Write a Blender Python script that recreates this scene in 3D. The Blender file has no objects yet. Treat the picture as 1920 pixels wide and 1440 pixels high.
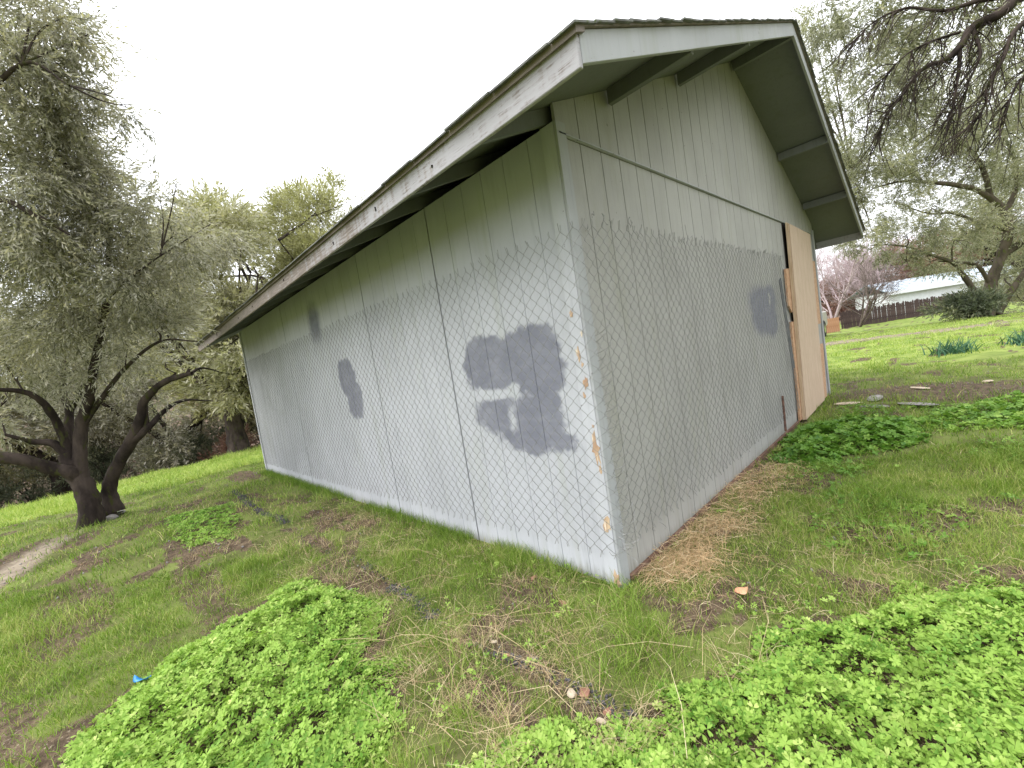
import bpy, bmesh, math, random
import numpy as np
from mathutils import Matrix, Vector

# ------------------------------------------------------------------ camera, world, sun, exposure
S = bpy.context.scene
COL = S.collection
FPX = 790.858                                   # focal length in pixels of the 1920 px wide photograph
CAMP = np.array([1.33646, -1.87008, 1.34636])
FW = np.array([-0.7212663, 0.68945711, -0.06651182])
RT = np.array([0.68998358, 0.7067316, -0.15637491])
UP = np.array([-0.06080778, -0.15868002, 0.98545577])
UP = np.cross(RT, FW); UP /= np.linalg.norm(UP)
cd = bpy.data.cameras.new('camera')
cam = bpy.data.objects.new('camera', cd); COL.objects.link(cam)
cd.sensor_width = 36; cd.lens = FPX / 1920 * 36; cd.clip_start = 0.05; cd.clip_end = 1500
m = Matrix.Identity(4)
for i in range(3):
    m[i][0] = RT[i]; m[i][1] = UP[i]; m[i][2] = -FW[i]; m[i][3] = CAMP[i]
cam.matrix_world = m
S.camera = cam

w = bpy.data.worlds.new("World"); S.world = w; w.use_nodes = True
nt = w.node_tree; nt.nodes.clear()
sky = nt.nodes.new('ShaderNodeTexSky'); sky.sky_type = 'NISHITA'; sky.sun_disc = False
SUN_EL, SUN_AZ = math.radians(52), math.radians(205)      # azimuth measured from +Y clockwise
sky.sun_elevation = SUN_EL; sky.sun_rotation = SUN_AZ
sky.dust_density = 4; sky.air_density = 1.0
hs = nt.nodes.new('ShaderNodeHueSaturation'); hs.inputs['Saturation'].default_value = 0.22
mixw = nt.nodes.new('ShaderNodeMix'); mixw.data_type = 'RGBA'; mixw.inputs[0].default_value = 0.85
# an even white overcast, brighter overhead than at the horizon as a cloud layer is
geo = nt.nodes.new('ShaderNodeTexCoord'); spx = nt.nodes.new('ShaderNodeSeparateXYZ'); nt.links.new(geo.outputs['Generated'], spx.inputs[0])
mr = nt.nodes.new('ShaderNodeMapRange'); nt.links.new(spx.outputs[2], mr.inputs[0])
mr.inputs[1].default_value = 0; mr.inputs[2].default_value = 1; mr.inputs[3].default_value = 9.5; mr.inputs[4].default_value = 24
cc = nt.nodes.new('ShaderNodeCombineColor'); 
for k_, f_ in enumerate((.98, 1.0, 1.05)):
    mm = nt.nodes.new('ShaderNodeMath'); mm.operation = 'MULTIPLY'; nt.links.new(mr.outputs[0], mm.inputs[0]); mm.inputs[1].default_value = f_; nt.links.new(mm.outputs[0], cc.inputs[k_])
nt.links.new(cc.outputs[0], mixw.inputs[7])
bg = nt.nodes.new('ShaderNodeBackground'); bg.inputs[1].default_value = 0.12
ow_ = nt.nodes.new('ShaderNodeOutputWorld')
nt.links.new(sky.outputs[0], hs.inputs['Color']); nt.links.new(hs.outputs[0], mixw.inputs[6])
nt.links.new(mixw.outputs[2], bg.inputs[0]); nt.links.new(bg.outputs[0], ow_.inputs[0])

sl = bpy.data.lights.new('sun', 'SUN'); sl.energy = 1.5; sl.angle = math.radians(40); sl.color = (1, .98, .95)
so = bpy.data.objects.new('sun', sl); COL.objects.link(so)
sd = Vector((math.sin(SUN_AZ) * math.cos(SUN_EL), math.cos(SUN_AZ) * math.cos(SUN_EL), math.sin(SUN_EL)))
so.rotation_euler = sd.to_track_quat('Z', 'Y').to_euler()

S.view_settings.view_transform = 'Standard'; S.view_settings.look = 'None'
S.view_settings.gamma = 1; S.view_settings.use_curve_mapping = False
S.view_settings.exposure = 0.5
try:
    S.cycles.max_bounces = 6; S.cycles.transparent_max_bounces = 8
    S.cycles.use_denoising = True
except Exception: pass

rng = np.random.default_rng(7)
random.seed(7)

def at(px, py, depth):                          # a world point at that depth seen at a pixel of the photograph
    return CAMP + (FW + RT * (px - 960) / FPX + UP * (720 - py) / FPX) * depth

# ------------------------------------------------------------------ helpers
def tag(o, label=None, cat=None, group=None, kind=None):
    if label: o['label'] = label
    if cat: o['category'] = cat
    if group: o['group'] = group
    if kind: o['kind'] = kind
    return o

def link(name, me, parent=None, loc=(0, 0, 0), mat=None):
    o = bpy.data.objects.new(name, me); COL.objects.link(o)
    o.location = loc
    if parent is not None: o.parent = parent
    if mat is not None and me is not None and not me.materials: me.materials.append(mat)
    return o

def empty(name, loc, label, cat, group=None):
    o = bpy.data.objects.new(name, None); COL.objects.link(o); o.location = loc
    o.empty_display_size = .1
    return tag(o, label, cat, group)

def npmesh(name, V, F, mat, smooth=False, attrs=None):
    """V (n,3), F (m,k) constant k, or list of such arrays"""
    Fs = F if isinstance(F, list) else [F]
    me = bpy.data.meshes.new(name)
    V = np.ascontiguousarray(V, dtype=np.float32)
    me.vertices.add(len(V)); me.vertices.foreach_set('co', V.ravel())
    nl = sum(f.size for f in Fs); npoly = sum(len(f) for f in Fs)
    me.loops.add(nl); me.polygons.add(npoly)
    me.loops.foreach_set('vertex_index', np.concatenate([f.ravel() for f in Fs]).astype(np.int32))
    tot = np.concatenate([np.full(len(f), f.shape[1]) for f in Fs])
    st = np.concatenate([[0], np.cumsum(tot)[:-1]])
    me.polygons.foreach_set('loop_start', st.astype(np.int32))
    if smooth: me.polygons.foreach_set('use_smooth', np.ones(npoly, dtype=bool))
    if attrs:
        for k, a in attrs.items():
            at_ = me.attributes.new(k, 'FLOAT', 'POINT'); at_.data.foreach_set('value', np.ascontiguousarray(a, dtype=np.float32))
    me.update(calc_edges=True); me.validate()
    if mat: me.materials.append(mat)
    return me

class MB:
    def __init__(s): s.v = []; s.f = []
    def add(s, V, F):
        n = len(s.v); s.v += [tuple(map(float, v)) for v in V]; s.f += [tuple(i + n for i in f) for f in F]; return s
    def box(s, a, b):
        x0, y0, z0 = a; x1, y1, z1 = b
        return s.add([(x0,y0,z0),(x1,y0,z0),(x1,y1,z0),(x0,y1,z0),(x0,y0,z1),(x1,y0,z1),(x1,y1,z1),(x0,y1,z1)],
                     [(0,3,2,1),(4,5,6,7),(0,1,5,4),(1,2,6,5),(2,3,7,6),(3,0,4,7)])
    def prism(s, poly, ax, a0, a1):
        """poly: list of 2D points in the two other axes, extruded along ax from a0 to a1"""
        o = [i for i in range(3) if i != ax]; V = []
        for a in (a0, a1):
            for p in poly:
                v = [0, 0, 0]; v[ax] = a; v[o[0]] = p[0]; v[o[1]] = p[1]; V.append(v)
        n = len(poly)
        F = [tuple(range(n))[::-1], tuple(range(n, 2 * n))] + [(i, (i + 1) % n, n + (i + 1) % n, n + i) for i in range(n)]
        return s.add(V, F)
    def tube(s, pts, rad, sides=6, cap=True):
        V, F = tube_arrays(pts, rad, sides); s.add(V, [tuple(f) for f in F])
        if cap:
            n = len(s.v); k = len(pts)
            s.f.append(tuple(range(n - k * sides, n - k * sides + sides))[::-1]); s.f.append(tuple(range(n - sides, n)))
        return s
    def mesh(s, name, mat=None, bev=0, smooth=False):
        me = bpy.data.meshes.new(name); me.from_pydata(s.v, [], s.f)
        bm = bmesh.new(); bm.from_mesh(me)
        bmesh.ops.recalc_face_normals(bm, faces=bm.faces)
        if bev: bmesh.ops.bevel(bm, geom=bm.edges[:], offset=bev, segments=1, affect='EDGES')
        bm.to_mesh(me); bm.free()
        if smooth: me.polygons.foreach_set('use_smooth', [True] * len(me.polygons))
        if mat: me.materials.append(mat)
        return me
    def build(s, name, mat, parent=None, bev=0, smooth=False):
        return link(name, s.mesh(name, mat, bev, smooth), parent)

def tube_arrays(pts, rad, sides=6, jit=0):
    pts = np.asarray(pts, float); n = len(pts)
    rad = np.broadcast_to(np.asarray(rad, float), (n,))
    t = np.gradient(pts, axis=0); t /= np.linalg.norm(t, axis=1)[:, None] + 1e-9
    ref = np.array([0, 0, 1.]) if abs(t[0][2]) < .9 else np.array([1., 0, 0])
    V = []
    u = np.cross(t[0], ref); u /= np.linalg.norm(u)
    for i in range(n):
        u = u - t[i] * (u @ t[i]); u /= np.linalg.norm(u) + 1e-9; v = np.cross(t[i], u)
        a = np.arange(sides) * 2 * np.pi / sides
        r = rad[i] * (1 + (rng.uniform(-jit, jit, sides) if jit else 0))
        V.append(pts[i] + np.outer(np.cos(a) * r, u) + np.outer(np.sin(a) * r, v))
    V = np.concatenate(V)
    i = np.arange(n - 1)[:, None] * sides; k = np.arange(sides)[None]; k2 = (k + 1) % sides
    F = np.stack([i + k, i + k2, i + sides + k2, i + sides + k], -1).reshape(-1, 4)
    return V, F

def smooth_path(pts, n=4, wob=0.0):
    pts = [np.asarray(p, float) for p in pts]
    if len(pts) == 2: pts = [pts[0], (pts[0] + pts[1]) / 2 + rng.normal(0, wob + 1e-6, 3), pts[1]]
    P = [2 * pts[0] - pts[1]] + pts + [2 * pts[-1] - pts[-2]]; out = []
    for i in range(1, len(P) - 2):
        for k in range(n):
            t = k / n; a, b, c, d = P[i - 1], P[i], P[i + 1], P[i + 2]
            out.append(.5 * ((2 * b) + (c - a) * t + (2 * a - 5 * b + 4 * c - d) * t * t + (3 * b - a - 3 * c + d) * t ** 3))
    out.append(P[-2]); out = np.array(out)
    if wob: out[1:-1] += rng.normal(0, wob * .4, (len(out) - 2, 3))
    return out

# value noise in numpy
_perm = rng.permutation(512); _val = rng.random(512)
def vnoise(x, y, sc=1.0, seed=0):
    x = np.asarray(x) * sc + seed * 17.3 + 1000; y = np.asarray(y) * sc + seed * 9.1 + 1000
    xi = np.floor(x).astype(int); yi = np.floor(y).astype(int); fx = x - xi; fy = y - yi
    fx = fx * fx * (3 - 2 * fx); fy = fy * fy * (3 - 2 * fy)
    h = lambda a, b: _val[(_perm[(a % 512)] + b * 57) % 512]
    return (h(xi, yi) * (1 - fx) + h(xi + 1, yi) * fx) * (1 - fy) + (h(xi, yi + 1) * (1 - fx) + h(xi + 1, yi + 1) * fx) * fy
def fbm(x, y, sc, seed=0, o=4):
    r = 0; a = .5; tot = 0
    for i in range(o): r = r + a * vnoise(x, y, sc * 2 ** i, seed + i * 3); tot += a; a *= .55
    return r / tot
def sstep(a, b, x): t = np.clip((x - a) / (b - a), 0, 1); return t * t * (3 - 2 * t)
def polydist(x, y, poly):
    """signed distance, negative inside"""
    x = np.asarray(x, float); y = np.asarray(y, float); d = np.full(x.shape, 1e9); ins = np.zeros(x.shape, bool)
    n = len(poly)
    for i in range(n):
        ax, ay = poly[i]; bx, by = poly[(i + 1) % n]; ex, ey = bx - ax, by - ay
        t = np.clip(((x - ax) * ex + (y - ay) * ey) / (ex * ex + ey * ey + 1e-12), 0, 1)
        d = np.minimum(d, np.hypot(x - ax - t * ex, y - ay - t * ey))
        c = ((ay > y) != (by > y)) & (x < (bx - ax) * (y - ay) / (by - ay + 1e-12) + ax); ins ^= c
    return np.where(ins, -d, d)

# ------------------------------------------------------------------ node helpers / materials
def nmat(name, rough=.8, spec=.3):
    mt = bpy.data.materials.new(name); mt.use_nodes = True; nt = mt.node_tree
    b = nt.nodes['Principled BSDF']; b.inputs['Roughness'].default_value = rough
    b.inputs['Specular IOR Level'].default_value = spec
    return mt, nt, b
def N(nt, t, **k):
    n = nt.nodes.new(t)
    for a, v in k.items(): setattr(n, a, v)
    return n
def setin(nt, sock, v):
    if hasattr(v, 'is_linked') or hasattr(v, 'links'): nt.links.new(v, sock)
    else: sock.default_value = v
def mix(nt, fac, a, b, blend='MIX'):
    n = N(nt, 'ShaderNodeMix', data_type='RGBA', blend_type=blend)
    for s, v in ((n.inputs[0], fac), (n.inputs[6], a), (n.inputs[7], b)):
        if isinstance(v, tuple) and len(v) == 3: v = (*v, 1)
        setin(nt, s, v)
    return n.outputs[2]
def math_(nt, op, a, b=0.0, c=None, clamp=False):
    n = N(nt, 'ShaderNodeMath', operation=op, use_clamp=clamp); setin(nt, n.inputs[0], a); setin(nt, n.inputs[1], b)
    if c is not None: setin(nt, n.inputs[2], c)
    return n.outputs[0]
def ramp(nt, fac, lo, hi, a=0.0, b=1.0):
    n = N(nt, 'ShaderNodeMapRange', interpolation_type='SMOOTHSTEP'); setin(nt, n.inputs[0], fac)
    n.inputs[1].default_value = lo; n.inputs[2].default_value = hi; n.inputs[3].default_value = a; n.inputs[4].default_value = b
    return n.outputs[0]
def coords(nt): return N(nt, 'ShaderNodeTexCoord').outputs['Object']
def mapping(nt, v, scale=(1, 1, 1), loc=(0, 0, 0)):
    n = N(nt, 'ShaderNodeMapping'); nt.links.new(v, n.inputs[0]); n.inputs['Scale'].default_value = scale; n.inputs['Location'].default_value = loc
    return n.outputs[0]
def noise(nt, v, scale, detail=4, rough=.55, out=0):
    n = N(nt, 'ShaderNodeTexNoise'); nt.links.new(v, n.inputs['Vector']); n.inputs['Scale'].default_value = scale
    n.inputs['Detail'].default_value = detail; n.inputs['Roughness'].default_value = rough
    return n.outputs[out]
def bump(nt, b, h, strength=.3, dist=.01):
    n = N(nt, 'ShaderNodeBump'); nt.links.new(h, n.inputs['Height']); n.inputs['Strength'].default_value = strength
    n.inputs['Distance'].default_value = dist; nt.links.new(n.outputs[0], b.inputs['Normal'])
def attr(nt, name): return N(nt, 'ShaderNodeAttribute', attribute_name=name).outputs['Fac']

PAINT = (.475, .485, .515)
def painted(name, base, blobs=None, axes='xz', wear=0.12, grainy=True):
    """weathered exterior paint; blobs = patches of darker cover-up paint ((a, z, ra, rz, sign))"""
    mt, nt, b = nmat(name, .75, .25); v = coords(nt)
    n1 = noise(nt, v, 1.6, 5); c = mix(nt, ramp(nt, n1, .35, .7), base, tuple(x * .88 for x in base))
    vs = mapping(nt, v, (14, 14, 1.2)); n2 = noise(nt, vs, 3, 5)
    c = mix(nt, ramp(nt, n2, .48, .8, 0, .5), c, tuple(x * .70 for x in base))
    ns = noise(nt, mapping(nt, v, (5, 5, .5)), 1.7, 4); c = mix(nt, ramp(nt, ns, .52, .72, 0, .35), c, (base[0] * .78, base[1] * .8, base[2] * .66))
    nd = noise(nt, v, 38, 2, .5); c = mix(nt, ramp(nt, nd, .74, .77, 0, .7), c, (.09, .075, .06))
    n3 = noise(nt, v, 90, 3, .7); c = mix(nt, ramp(nt, n3, .72, .78, 0, wear * 4), c, (.12, .10, .085))
    if blobs:
        sep = N(nt, 'ShaderNodeSeparateXYZ'); nt.links.new(v, sep.inputs[0])
        A = sep.outputs[0 if axes[0] == 'x' else 1]; Z = sep.outputs[2]
        e = noise(nt, v, 11, 4, .6); e = math_(nt, 'MULTIPLY_ADD', e, .13, -.072)
        for sign in (1, -1):
            field = None
            for (a, z, ra, rz, sg, soft) in [q for q in blobs if q[4] == sign]:
                da = math_(nt, 'DIVIDE', math_(nt, 'SUBTRACT', A, a), ra); dz = math_(nt, 'DIVIDE', math_(nt, 'SUBTRACT', Z, z), rz)
                da = math_(nt, 'POWER', math_(nt, 'ABSOLUTE', da), 2.6); dz = math_(nt, 'POWER', math_(nt, 'ABSOLUTE', dz), 2.6)
                d = math_(nt, 'SUBTRACT', math_(nt, 'POWER', math_(nt, 'ADD', da, dz), .385), 1.0)
                d = math_(nt, 'ADD', math_(nt, 'MULTIPLY', d, min(ra, rz)), e)
                mk = ramp(nt, d, -soft, soft, 1, 0)
                field = mk if field is None else math_(nt, 'MAXIMUM', field, mk)
            if field is None: continue
            if sign == 1: pos = field
            else: pos = math_(nt, 'MULTIPLY', pos, math_(nt, 'SUBTRACT', 1.0, field))
        pc = mix(nt, ramp(nt, noise(nt, v, 5, 3), .3, .7), (.16, .165, .205), (.20, .205, .245))
        c = mix(nt, math_(nt, 'MULTIPLY', pos, ramp(nt, noise(nt, mapping(nt, v, (1, 1, 2.5)), 7, 4), .25, .6, .82, .96)), c, pc)
    # damp green dirt near the foot
    sep2 = N(nt, 'ShaderNodeSeparateXYZ'); nt.links.new(v, sep2.inputs[0])
    foot = ramp(nt, math_(nt, 'ADD', sep2.outputs[2], math_(nt, 'MULTIPLY', n2, -.16)), -.09, .0, .45, 0)
    c = mix(nt, foot, c, (.16, .16, .11))
    nt.links.new(c, b.inputs['Base Color'])
    bump(nt, b, noise(nt, mapping(nt, v, (30, 30, 3)), 6, 5), .35, .004)
    return mt

left_blobs = [(-.85, 1.32, .22, .18, 1, .02), (-.43, 1.28, .25, .22, 1, .02), (-.64, 1.29, .3, .16, 1, .02), (-.44, 1.02, .19, .2, 1, .02), (-.74, 1.20, .28, .07, 1, .02),
              (-.72, .96, .29, .13, 1, .025), (-.52, .90, .30, .17, 1, .025), (-.3, .80, .12, .06, 1, .02), (-.52, .77, .10, .07, 1, .02),
              (-.84, 1.105, .24, .03, -1, .015), (-.66, .95, .022, .045, -1, .03), (-.62, 1.13, .05, .02, -1, .015),
              (-3.12, 1.38, .20, .20, 1, .02), (-3.03, 1.16, .18, .20, 1, .02), (-3.2, 1.46, .12, .11, 1, .02), (-3.75, 2.08, .16, .2, 1, .09)]
gable_blobs = [(3.22, 1.50, .42, .14, 1, .05), (3.20, 1.36, .36, .2, 1, .05), (3.45, 1.28, .24, .17, 1, .04), (3.5, 1.5, .2, .16, 1, .04), (3.48, 1.50, .03, .05, -1, .01)]
M = {}
M['wall_left'] = painted('weathered_grey_paint_long_wall', PAINT, left_blobs, 'xz')
M['wall_gable_shaded'] = painted('weathered_grey_paint_gable_shaded', (.375, .37, .35), gable_blobs, 'yz')  # the wall paint again, gable shade mixed into a darker, warmer colour
M['trim'] = painted('grey_trim_paint', (.39, .40, .41), wear=.05)
M['corner'] = painted('grey_corner_board_paint', (.50, .51, .54), wear=.1)
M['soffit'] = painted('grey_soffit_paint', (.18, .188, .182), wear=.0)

def weathered_fascia():
    mt, nt, b = nmat('peeling_white_fascia', .8, .2); v = coords(nt)
    g = noise(nt, mapping(nt, v, (2.5, 2.5, 30)), 3, 6, .7)
    sep = N(nt, 'ShaderNodeSeparateXYZ'); nt.links.new(v, sep.inputs[0])
    far = ramp(nt, sep.outputs[0], -4.5, .6, .20, .0)
    big = noise(nt, v, 2.2, 4, .6); drip = noise(nt, mapping(nt, v, (14, 14, 1.5)), 2.2, 4)
    k = math_(nt, 'ADD', math_(nt, 'ADD', math_(nt, 'MULTIPLY', g, .45), math_(nt, 'MULTIPLY', big, .35)), math_(nt, 'MULTIPLY', drip, .30))
    k = math_(nt, 'ADD', k, far)
    c = mix(nt, ramp(nt, k, .55, .68, 0, .85), (.37, .36, .375), mix(nt, ramp(nt, g, .35, .65), (.27, .22, .185), (.15, .12, .10)))
    c = mix(nt, ramp(nt, noise(nt, mapping(nt, v, (1.5, 1.5, 60)), 4, 3), .66, .7, 0, .7), c, (.1, .08, .07))
    nt.links.new(c, b.inputs['Base Color']); bump(nt, b, g, .5, .004); return mt
M['fascia'] = weathered_fascia()

def simple(name, cols, scale=6, rough=.8, spec=.25, stretch=(1, 1, 1), bs=.3, bd=.005, metal=0):
    mt, nt, b = nmat(name, rough, spec); v = mapping(nt, coords(nt), stretch)
    n = noise(nt, v, scale, 6, .62); c = mix(nt, ramp(nt, n, .32, .68), cols[0], cols[1])
    if len(cols) > 2: c = mix(nt, ramp(nt, noise(nt, v, scale * 2.7, 4), .55, .68), c, cols[2])
    nt.links.new(c, b.inputs['Base Color']); bump(nt, b, n, bs, bd); b.inputs['Metallic'].default_value = metal
    return mt
M['drip'] = simple('brown_edge_wood', [(.16, .135, .12), (.27, .23, .2)], 5, stretch=(1, 1, 6))
M['shingle'] = simple('mossy_grey_shingle', [(.10, .10, .095), (.2, .2, .185), (.09, .11, .05)], 18, .95)
M['dark_wood'] = simple('dark_raw_wood', [(.015, .012, .01), (.04, .03, .025)], 6)
M['sill'] = simple('reddish_sill_wood', [(.10, .055, .04), (.2, .12, .085)], 7, stretch=(1, 1, 3))
M['ply'] = simple('tan_plywood', [(.47, .35, .255), (.56, .43, .32), (.43, .31, .22)], 3.0, .7, stretch=(10, 14, .9), bs=.12)
M['ply_edge'] = simple('plywood_edge', [(.42, .30, .19), (.6, .47, .33)], 4, stretch=(70, 1, 1))
M['osb'] = simple('orange_strand_board', [(.42, .24, .14), (.54, .35, .22), (.30, .16, .09)], 22, .75)
M['scar'] = simple('bare_splintered_wood', [(.60, .46, .31), (.36, .22, .14), (.72, .62, .48)], 14, stretch=(1, 1, .3))
M['wire'] = simple('galvanised_wire', [(.22, .22, .21), (.33, .33, .32)], 30, .5, .5, bs=0, metal=.35)
M['rust'] = simple('rusty_pipe', [(.10, .06, .05), (.2, .11, .08)], 20)
M['conduit'] = simple('grey_metal_bar', [(.15, .155, .165), (.22, .22, .23)], 12, .55, .4, metal=.3)
M['bark'] = simple('dark_olive_bark', [(.022, .017, .015), (.07, .054, .045), (.05, .052, .018)], 5, .95, .1, stretch=(1, 1, .45), bs=.9, bd=.03)
M['bark_moss'] = simple('mossy_olive_bark', [(.05, .042, .03), (.11, .09, .065), (.08, .10, .022)], 4, .95, .1, stretch=(1, 1, .45), bs=.9, bd=.03)
M['bark_pale'] = simple('pale_twig_bark', [(.13, .10, .095), (.23, .18, .17)], 5, .95, .1)
M['bark_pink'] = simple('pinkish_twig_bark', [(.36, .28, .29), (.48, .39, .39)], 5, .95, .1)

def leaf_mat(name, dark, mid, light, back=None, trans=.3, rough=.55, spec=.35):
    mt = bpy.data.materials.new(name); mt.use_nodes = True; nt = mt.node_tree; b = nt.nodes['Principled BSDF']
    b.inputs['Roughness'].default_value = rough; b.inputs['Specular IOR Level'].default_value = spec
    t = attr(nt, 'tint'); c = mix(nt, ramp(nt, t, 0, .5), dark, mid); c = mix(nt, ramp(nt, t, .5, 1), c, light)
    if back:
        g = N(nt, 'ShaderNodeNewGeometry'); c = mix(nt, math_(nt, 'MULTIPLY', g.outputs['Backfacing'], .75), c, back)
    nt.links.new(c, b.inputs['Base Color'])
    tr = N(nt, 'ShaderNodeBsdfTranslucent'); nt.links.new(mix(nt, .5, c, (.35, .45, .08), 'SOFT_LIGHT'), tr.inputs[0])
    ms = N(nt, 'ShaderNodeMixShader'); ms.inputs[0].default_value = trans
    out = nt.nodes['Material Output']
    nt.links.new(b.outputs[0], ms.inputs[1]); nt.links.new(tr.outputs[0], ms.inputs[2]); nt.links.new(ms.outputs[0], out.inputs[0])
    return mt
M['olive_near'] = leaf_mat('olive_leaves', (.13, .13, .085), (.31, .30, .20), (.62, .57, .37), (.54, .51, .44), .42)
M['olive_warm'] = leaf_mat('olive_leaves_yellowish', (.18, .175, .085), (.38, .36, .19), (.64, .58, .33), (.52, .49, .38), .42)
M['olive_right'] = leaf_mat('olive_leaves_grey_green', (.10, .105, .06), (.24, .245, .14), (.50, .47, .28), (.42, .41, .31), .42)
M['olive_pale'] = leaf_mat('pale_spring_leaves', (.22, .21, .10), (.38, .37, .18), (.52, .5, .28), None, .4)
M['shrub'] = leaf_mat('dark_shrub_leaves', (.06, .075, .045), (.13, .15, .09), (.27, .27, .15), None)
M['rust_leaf'] = leaf_mat('reddish_brown_foliage', (.16, .08, .06), (.27, .15, .11), (.34, .24, .17), None)
M['clover'] = leaf_mat('clover_leaves', (.12, .26, .035), (.31, .47, .085), (.54, .64, .2), None, .35, .6, .25)
M['weed'] = leaf_mat('broad_weed_leaves', (.06, .16, .02), (.14, .28, .035), (.30, .45, .08), None, .3)
M['grass'] = leaf_mat('grass_blades', (.09, .16, .02), (.23, .35, .045), (.52, .50, .19), None, .3)
M['field'] = leaf_mat('bright_field_grass', (.18, .28, .04), (.36, .46, .10), (.54, .56, .20), None, .35)
M['dry'] = leaf_mat('dry_grass', (.26, .17, .085), (.47, .36, .2), (.68, .57, .37), None, .2)
M['straw'] = leaf_mat('orange_straw', (.38, .24, .12), (.64, .45, .25), (.80, .66, .44), None, .2)
M['daffodil'] = leaf_mat('strap_leaves', (.03, .09, .05), (.06, .15, .08), (.12, .23, .12), None, .2)

# ------------------------------------------------------------------ terrain
def beyond(x, y):
    d1 = -(y + 2.95 + (x + 5.5) * -.31) * .955 - np.maximum(0, x + 4.6) * 2.0
    d2 = -8.4 - x
    k = .6; h = np.clip(.5 + .5 * (d1 - d2) / k, 0, 1)
    return d2 * (1 - h) + d1 * h + k * h * (1 - h)
def height(x, y):
    x = np.asarray(x, float); y = np.asarray(y, float)
    e = beyond(x, y)
    z = -.30 * sstep(0, 2.2, e) - .30 * sstep(2, 9, e)
    z = z - 1.3 * sstep(-16.3, -20, x + .14 * y) + 9 * sstep(-27, -75, x)
    z = z - 1.1 * sstep(19, 46, y)
    inside = (x < .1) & (x > -7.35) & (y > -.1) & (y < 6.3)
    dw = np.maximum(np.maximum(x, -7.24 - x), np.maximum(-y, y - 6.12)); wf = sstep(0.0, .5, dw)
    b = (fbm(x, y, 1.1, 2) - .5) * .14 + (fbm(x, y, 5, 5, 3) - .5) * .045
    z = z + b * (.15 + .85 * wf) - .015 * (1 - wf)
    z = z + 5 * sstep(75, 200, y)
    return z
# clover and weed regions (ground coordinates in metres)
CLV_A = [(-1.2, -2.3), (-1.68, -1.88), (-1.84, -1.55), (-1.95, -1.12), (-1.5, -.96), (-1.0, -.90), (-.56, -1.1), (-.28, -1.25), (-.05, -1.5), (.2, -1.9), (-.6, -2.9)]
CLV_B = [(.02, -1.38), (.16, -1.12), (.38, -.83), (.52, -.5), (.70, -.12), (.85, .22), (1.1, .55), (1.35, .80), (1.9, .85), (3.2, .9), (3.2, -1.0), (1.2, -1.6), (.5, -1.9)]
CLV_C = [(-5.6, -1.55), (-4.9, -1.6), (-3.7, -1.5), (-3.6, -1.2), (-4.3, -.95), (-5.3, -.95)]
WEED_D = [(.12, 2.4), (.06, 3.3), (.12, 3.9), (.5, 4.2), (1.25, 4.1), (1.2, 3.3), (.75, 2.7), (.45, 2.2)]
WEED_E = [(1.25, 3.6), (1.2, 4.6), (1.6, 5.0), (2.6, 5.0), (2.6, 3.6)]
WEED_F = [(.75, 1.35), (.8, 1.75), (1.35, 1.9), (1.5, 1.5)]
def clover_field(x, y):
    n = (fbm(x, y, 3.5, 11, 3) - .5) * .35
    return (np.minimum(np.minimum(polydist(x, y, CLV_A), polydist(x, y, CLV_B)), polydist(x, y, CLV_C)) + n)
def strawmask(x, y):
    return sstep(.42, .06, np.abs(x - .06 - .05 * y) + .25 * (fbm(x, y, 4, 17) - .5)) * sstep(.0, .4, y) * sstep(2.6, 1.8, y)
def dirtmask(x, y):
    d = sstep(.54, .68, fbm(x, y, 3.2, 21, 4)) * .8
    r = sstep(1.0, .4, np.hypot((x - 1.3) / 1.7, (y - 5.9) / 1.1))            # bare ground past the door
    l = sstep(1.0, .5, np.hypot((x + 3.2) / 1.1, (y + 2.3) / .35)) * .8      # brown soil on the left
    l2 = sstep(1.0, .5, np.hypot((x + 2.6) / .9, (y + 1.55) / .25)) * .6
    l3 = sstep(1.0, .4, np.hypot((x + 7.3) / .9, (y + .35) / .3)) * .9
    p = sstep(.35, .1, np.abs(y + 2.85 - .3 * (x + 5.5) * -1 * -1 * 0 - (x + 5.5) * -.25)) * sstep(-7, -6, x) * sstep(-3.2, -4.2, x)
    g = sstep(.10, .03, np.abs(y + .76 + .03 * np.sin(x * 3))) * sstep(.5, .3, x) * sstep(-6.5, -6, x) * sstep(.42, .6, fbm(x, y, 1.7, 31))
    track = sstep(.9, .3, np.abs(y - 17.2 - .25 * (x - 1))) * .85
    return np.clip(np.maximum.reduce([d, r, l, l2, l3, p, g, track]), 0, 1)

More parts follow.
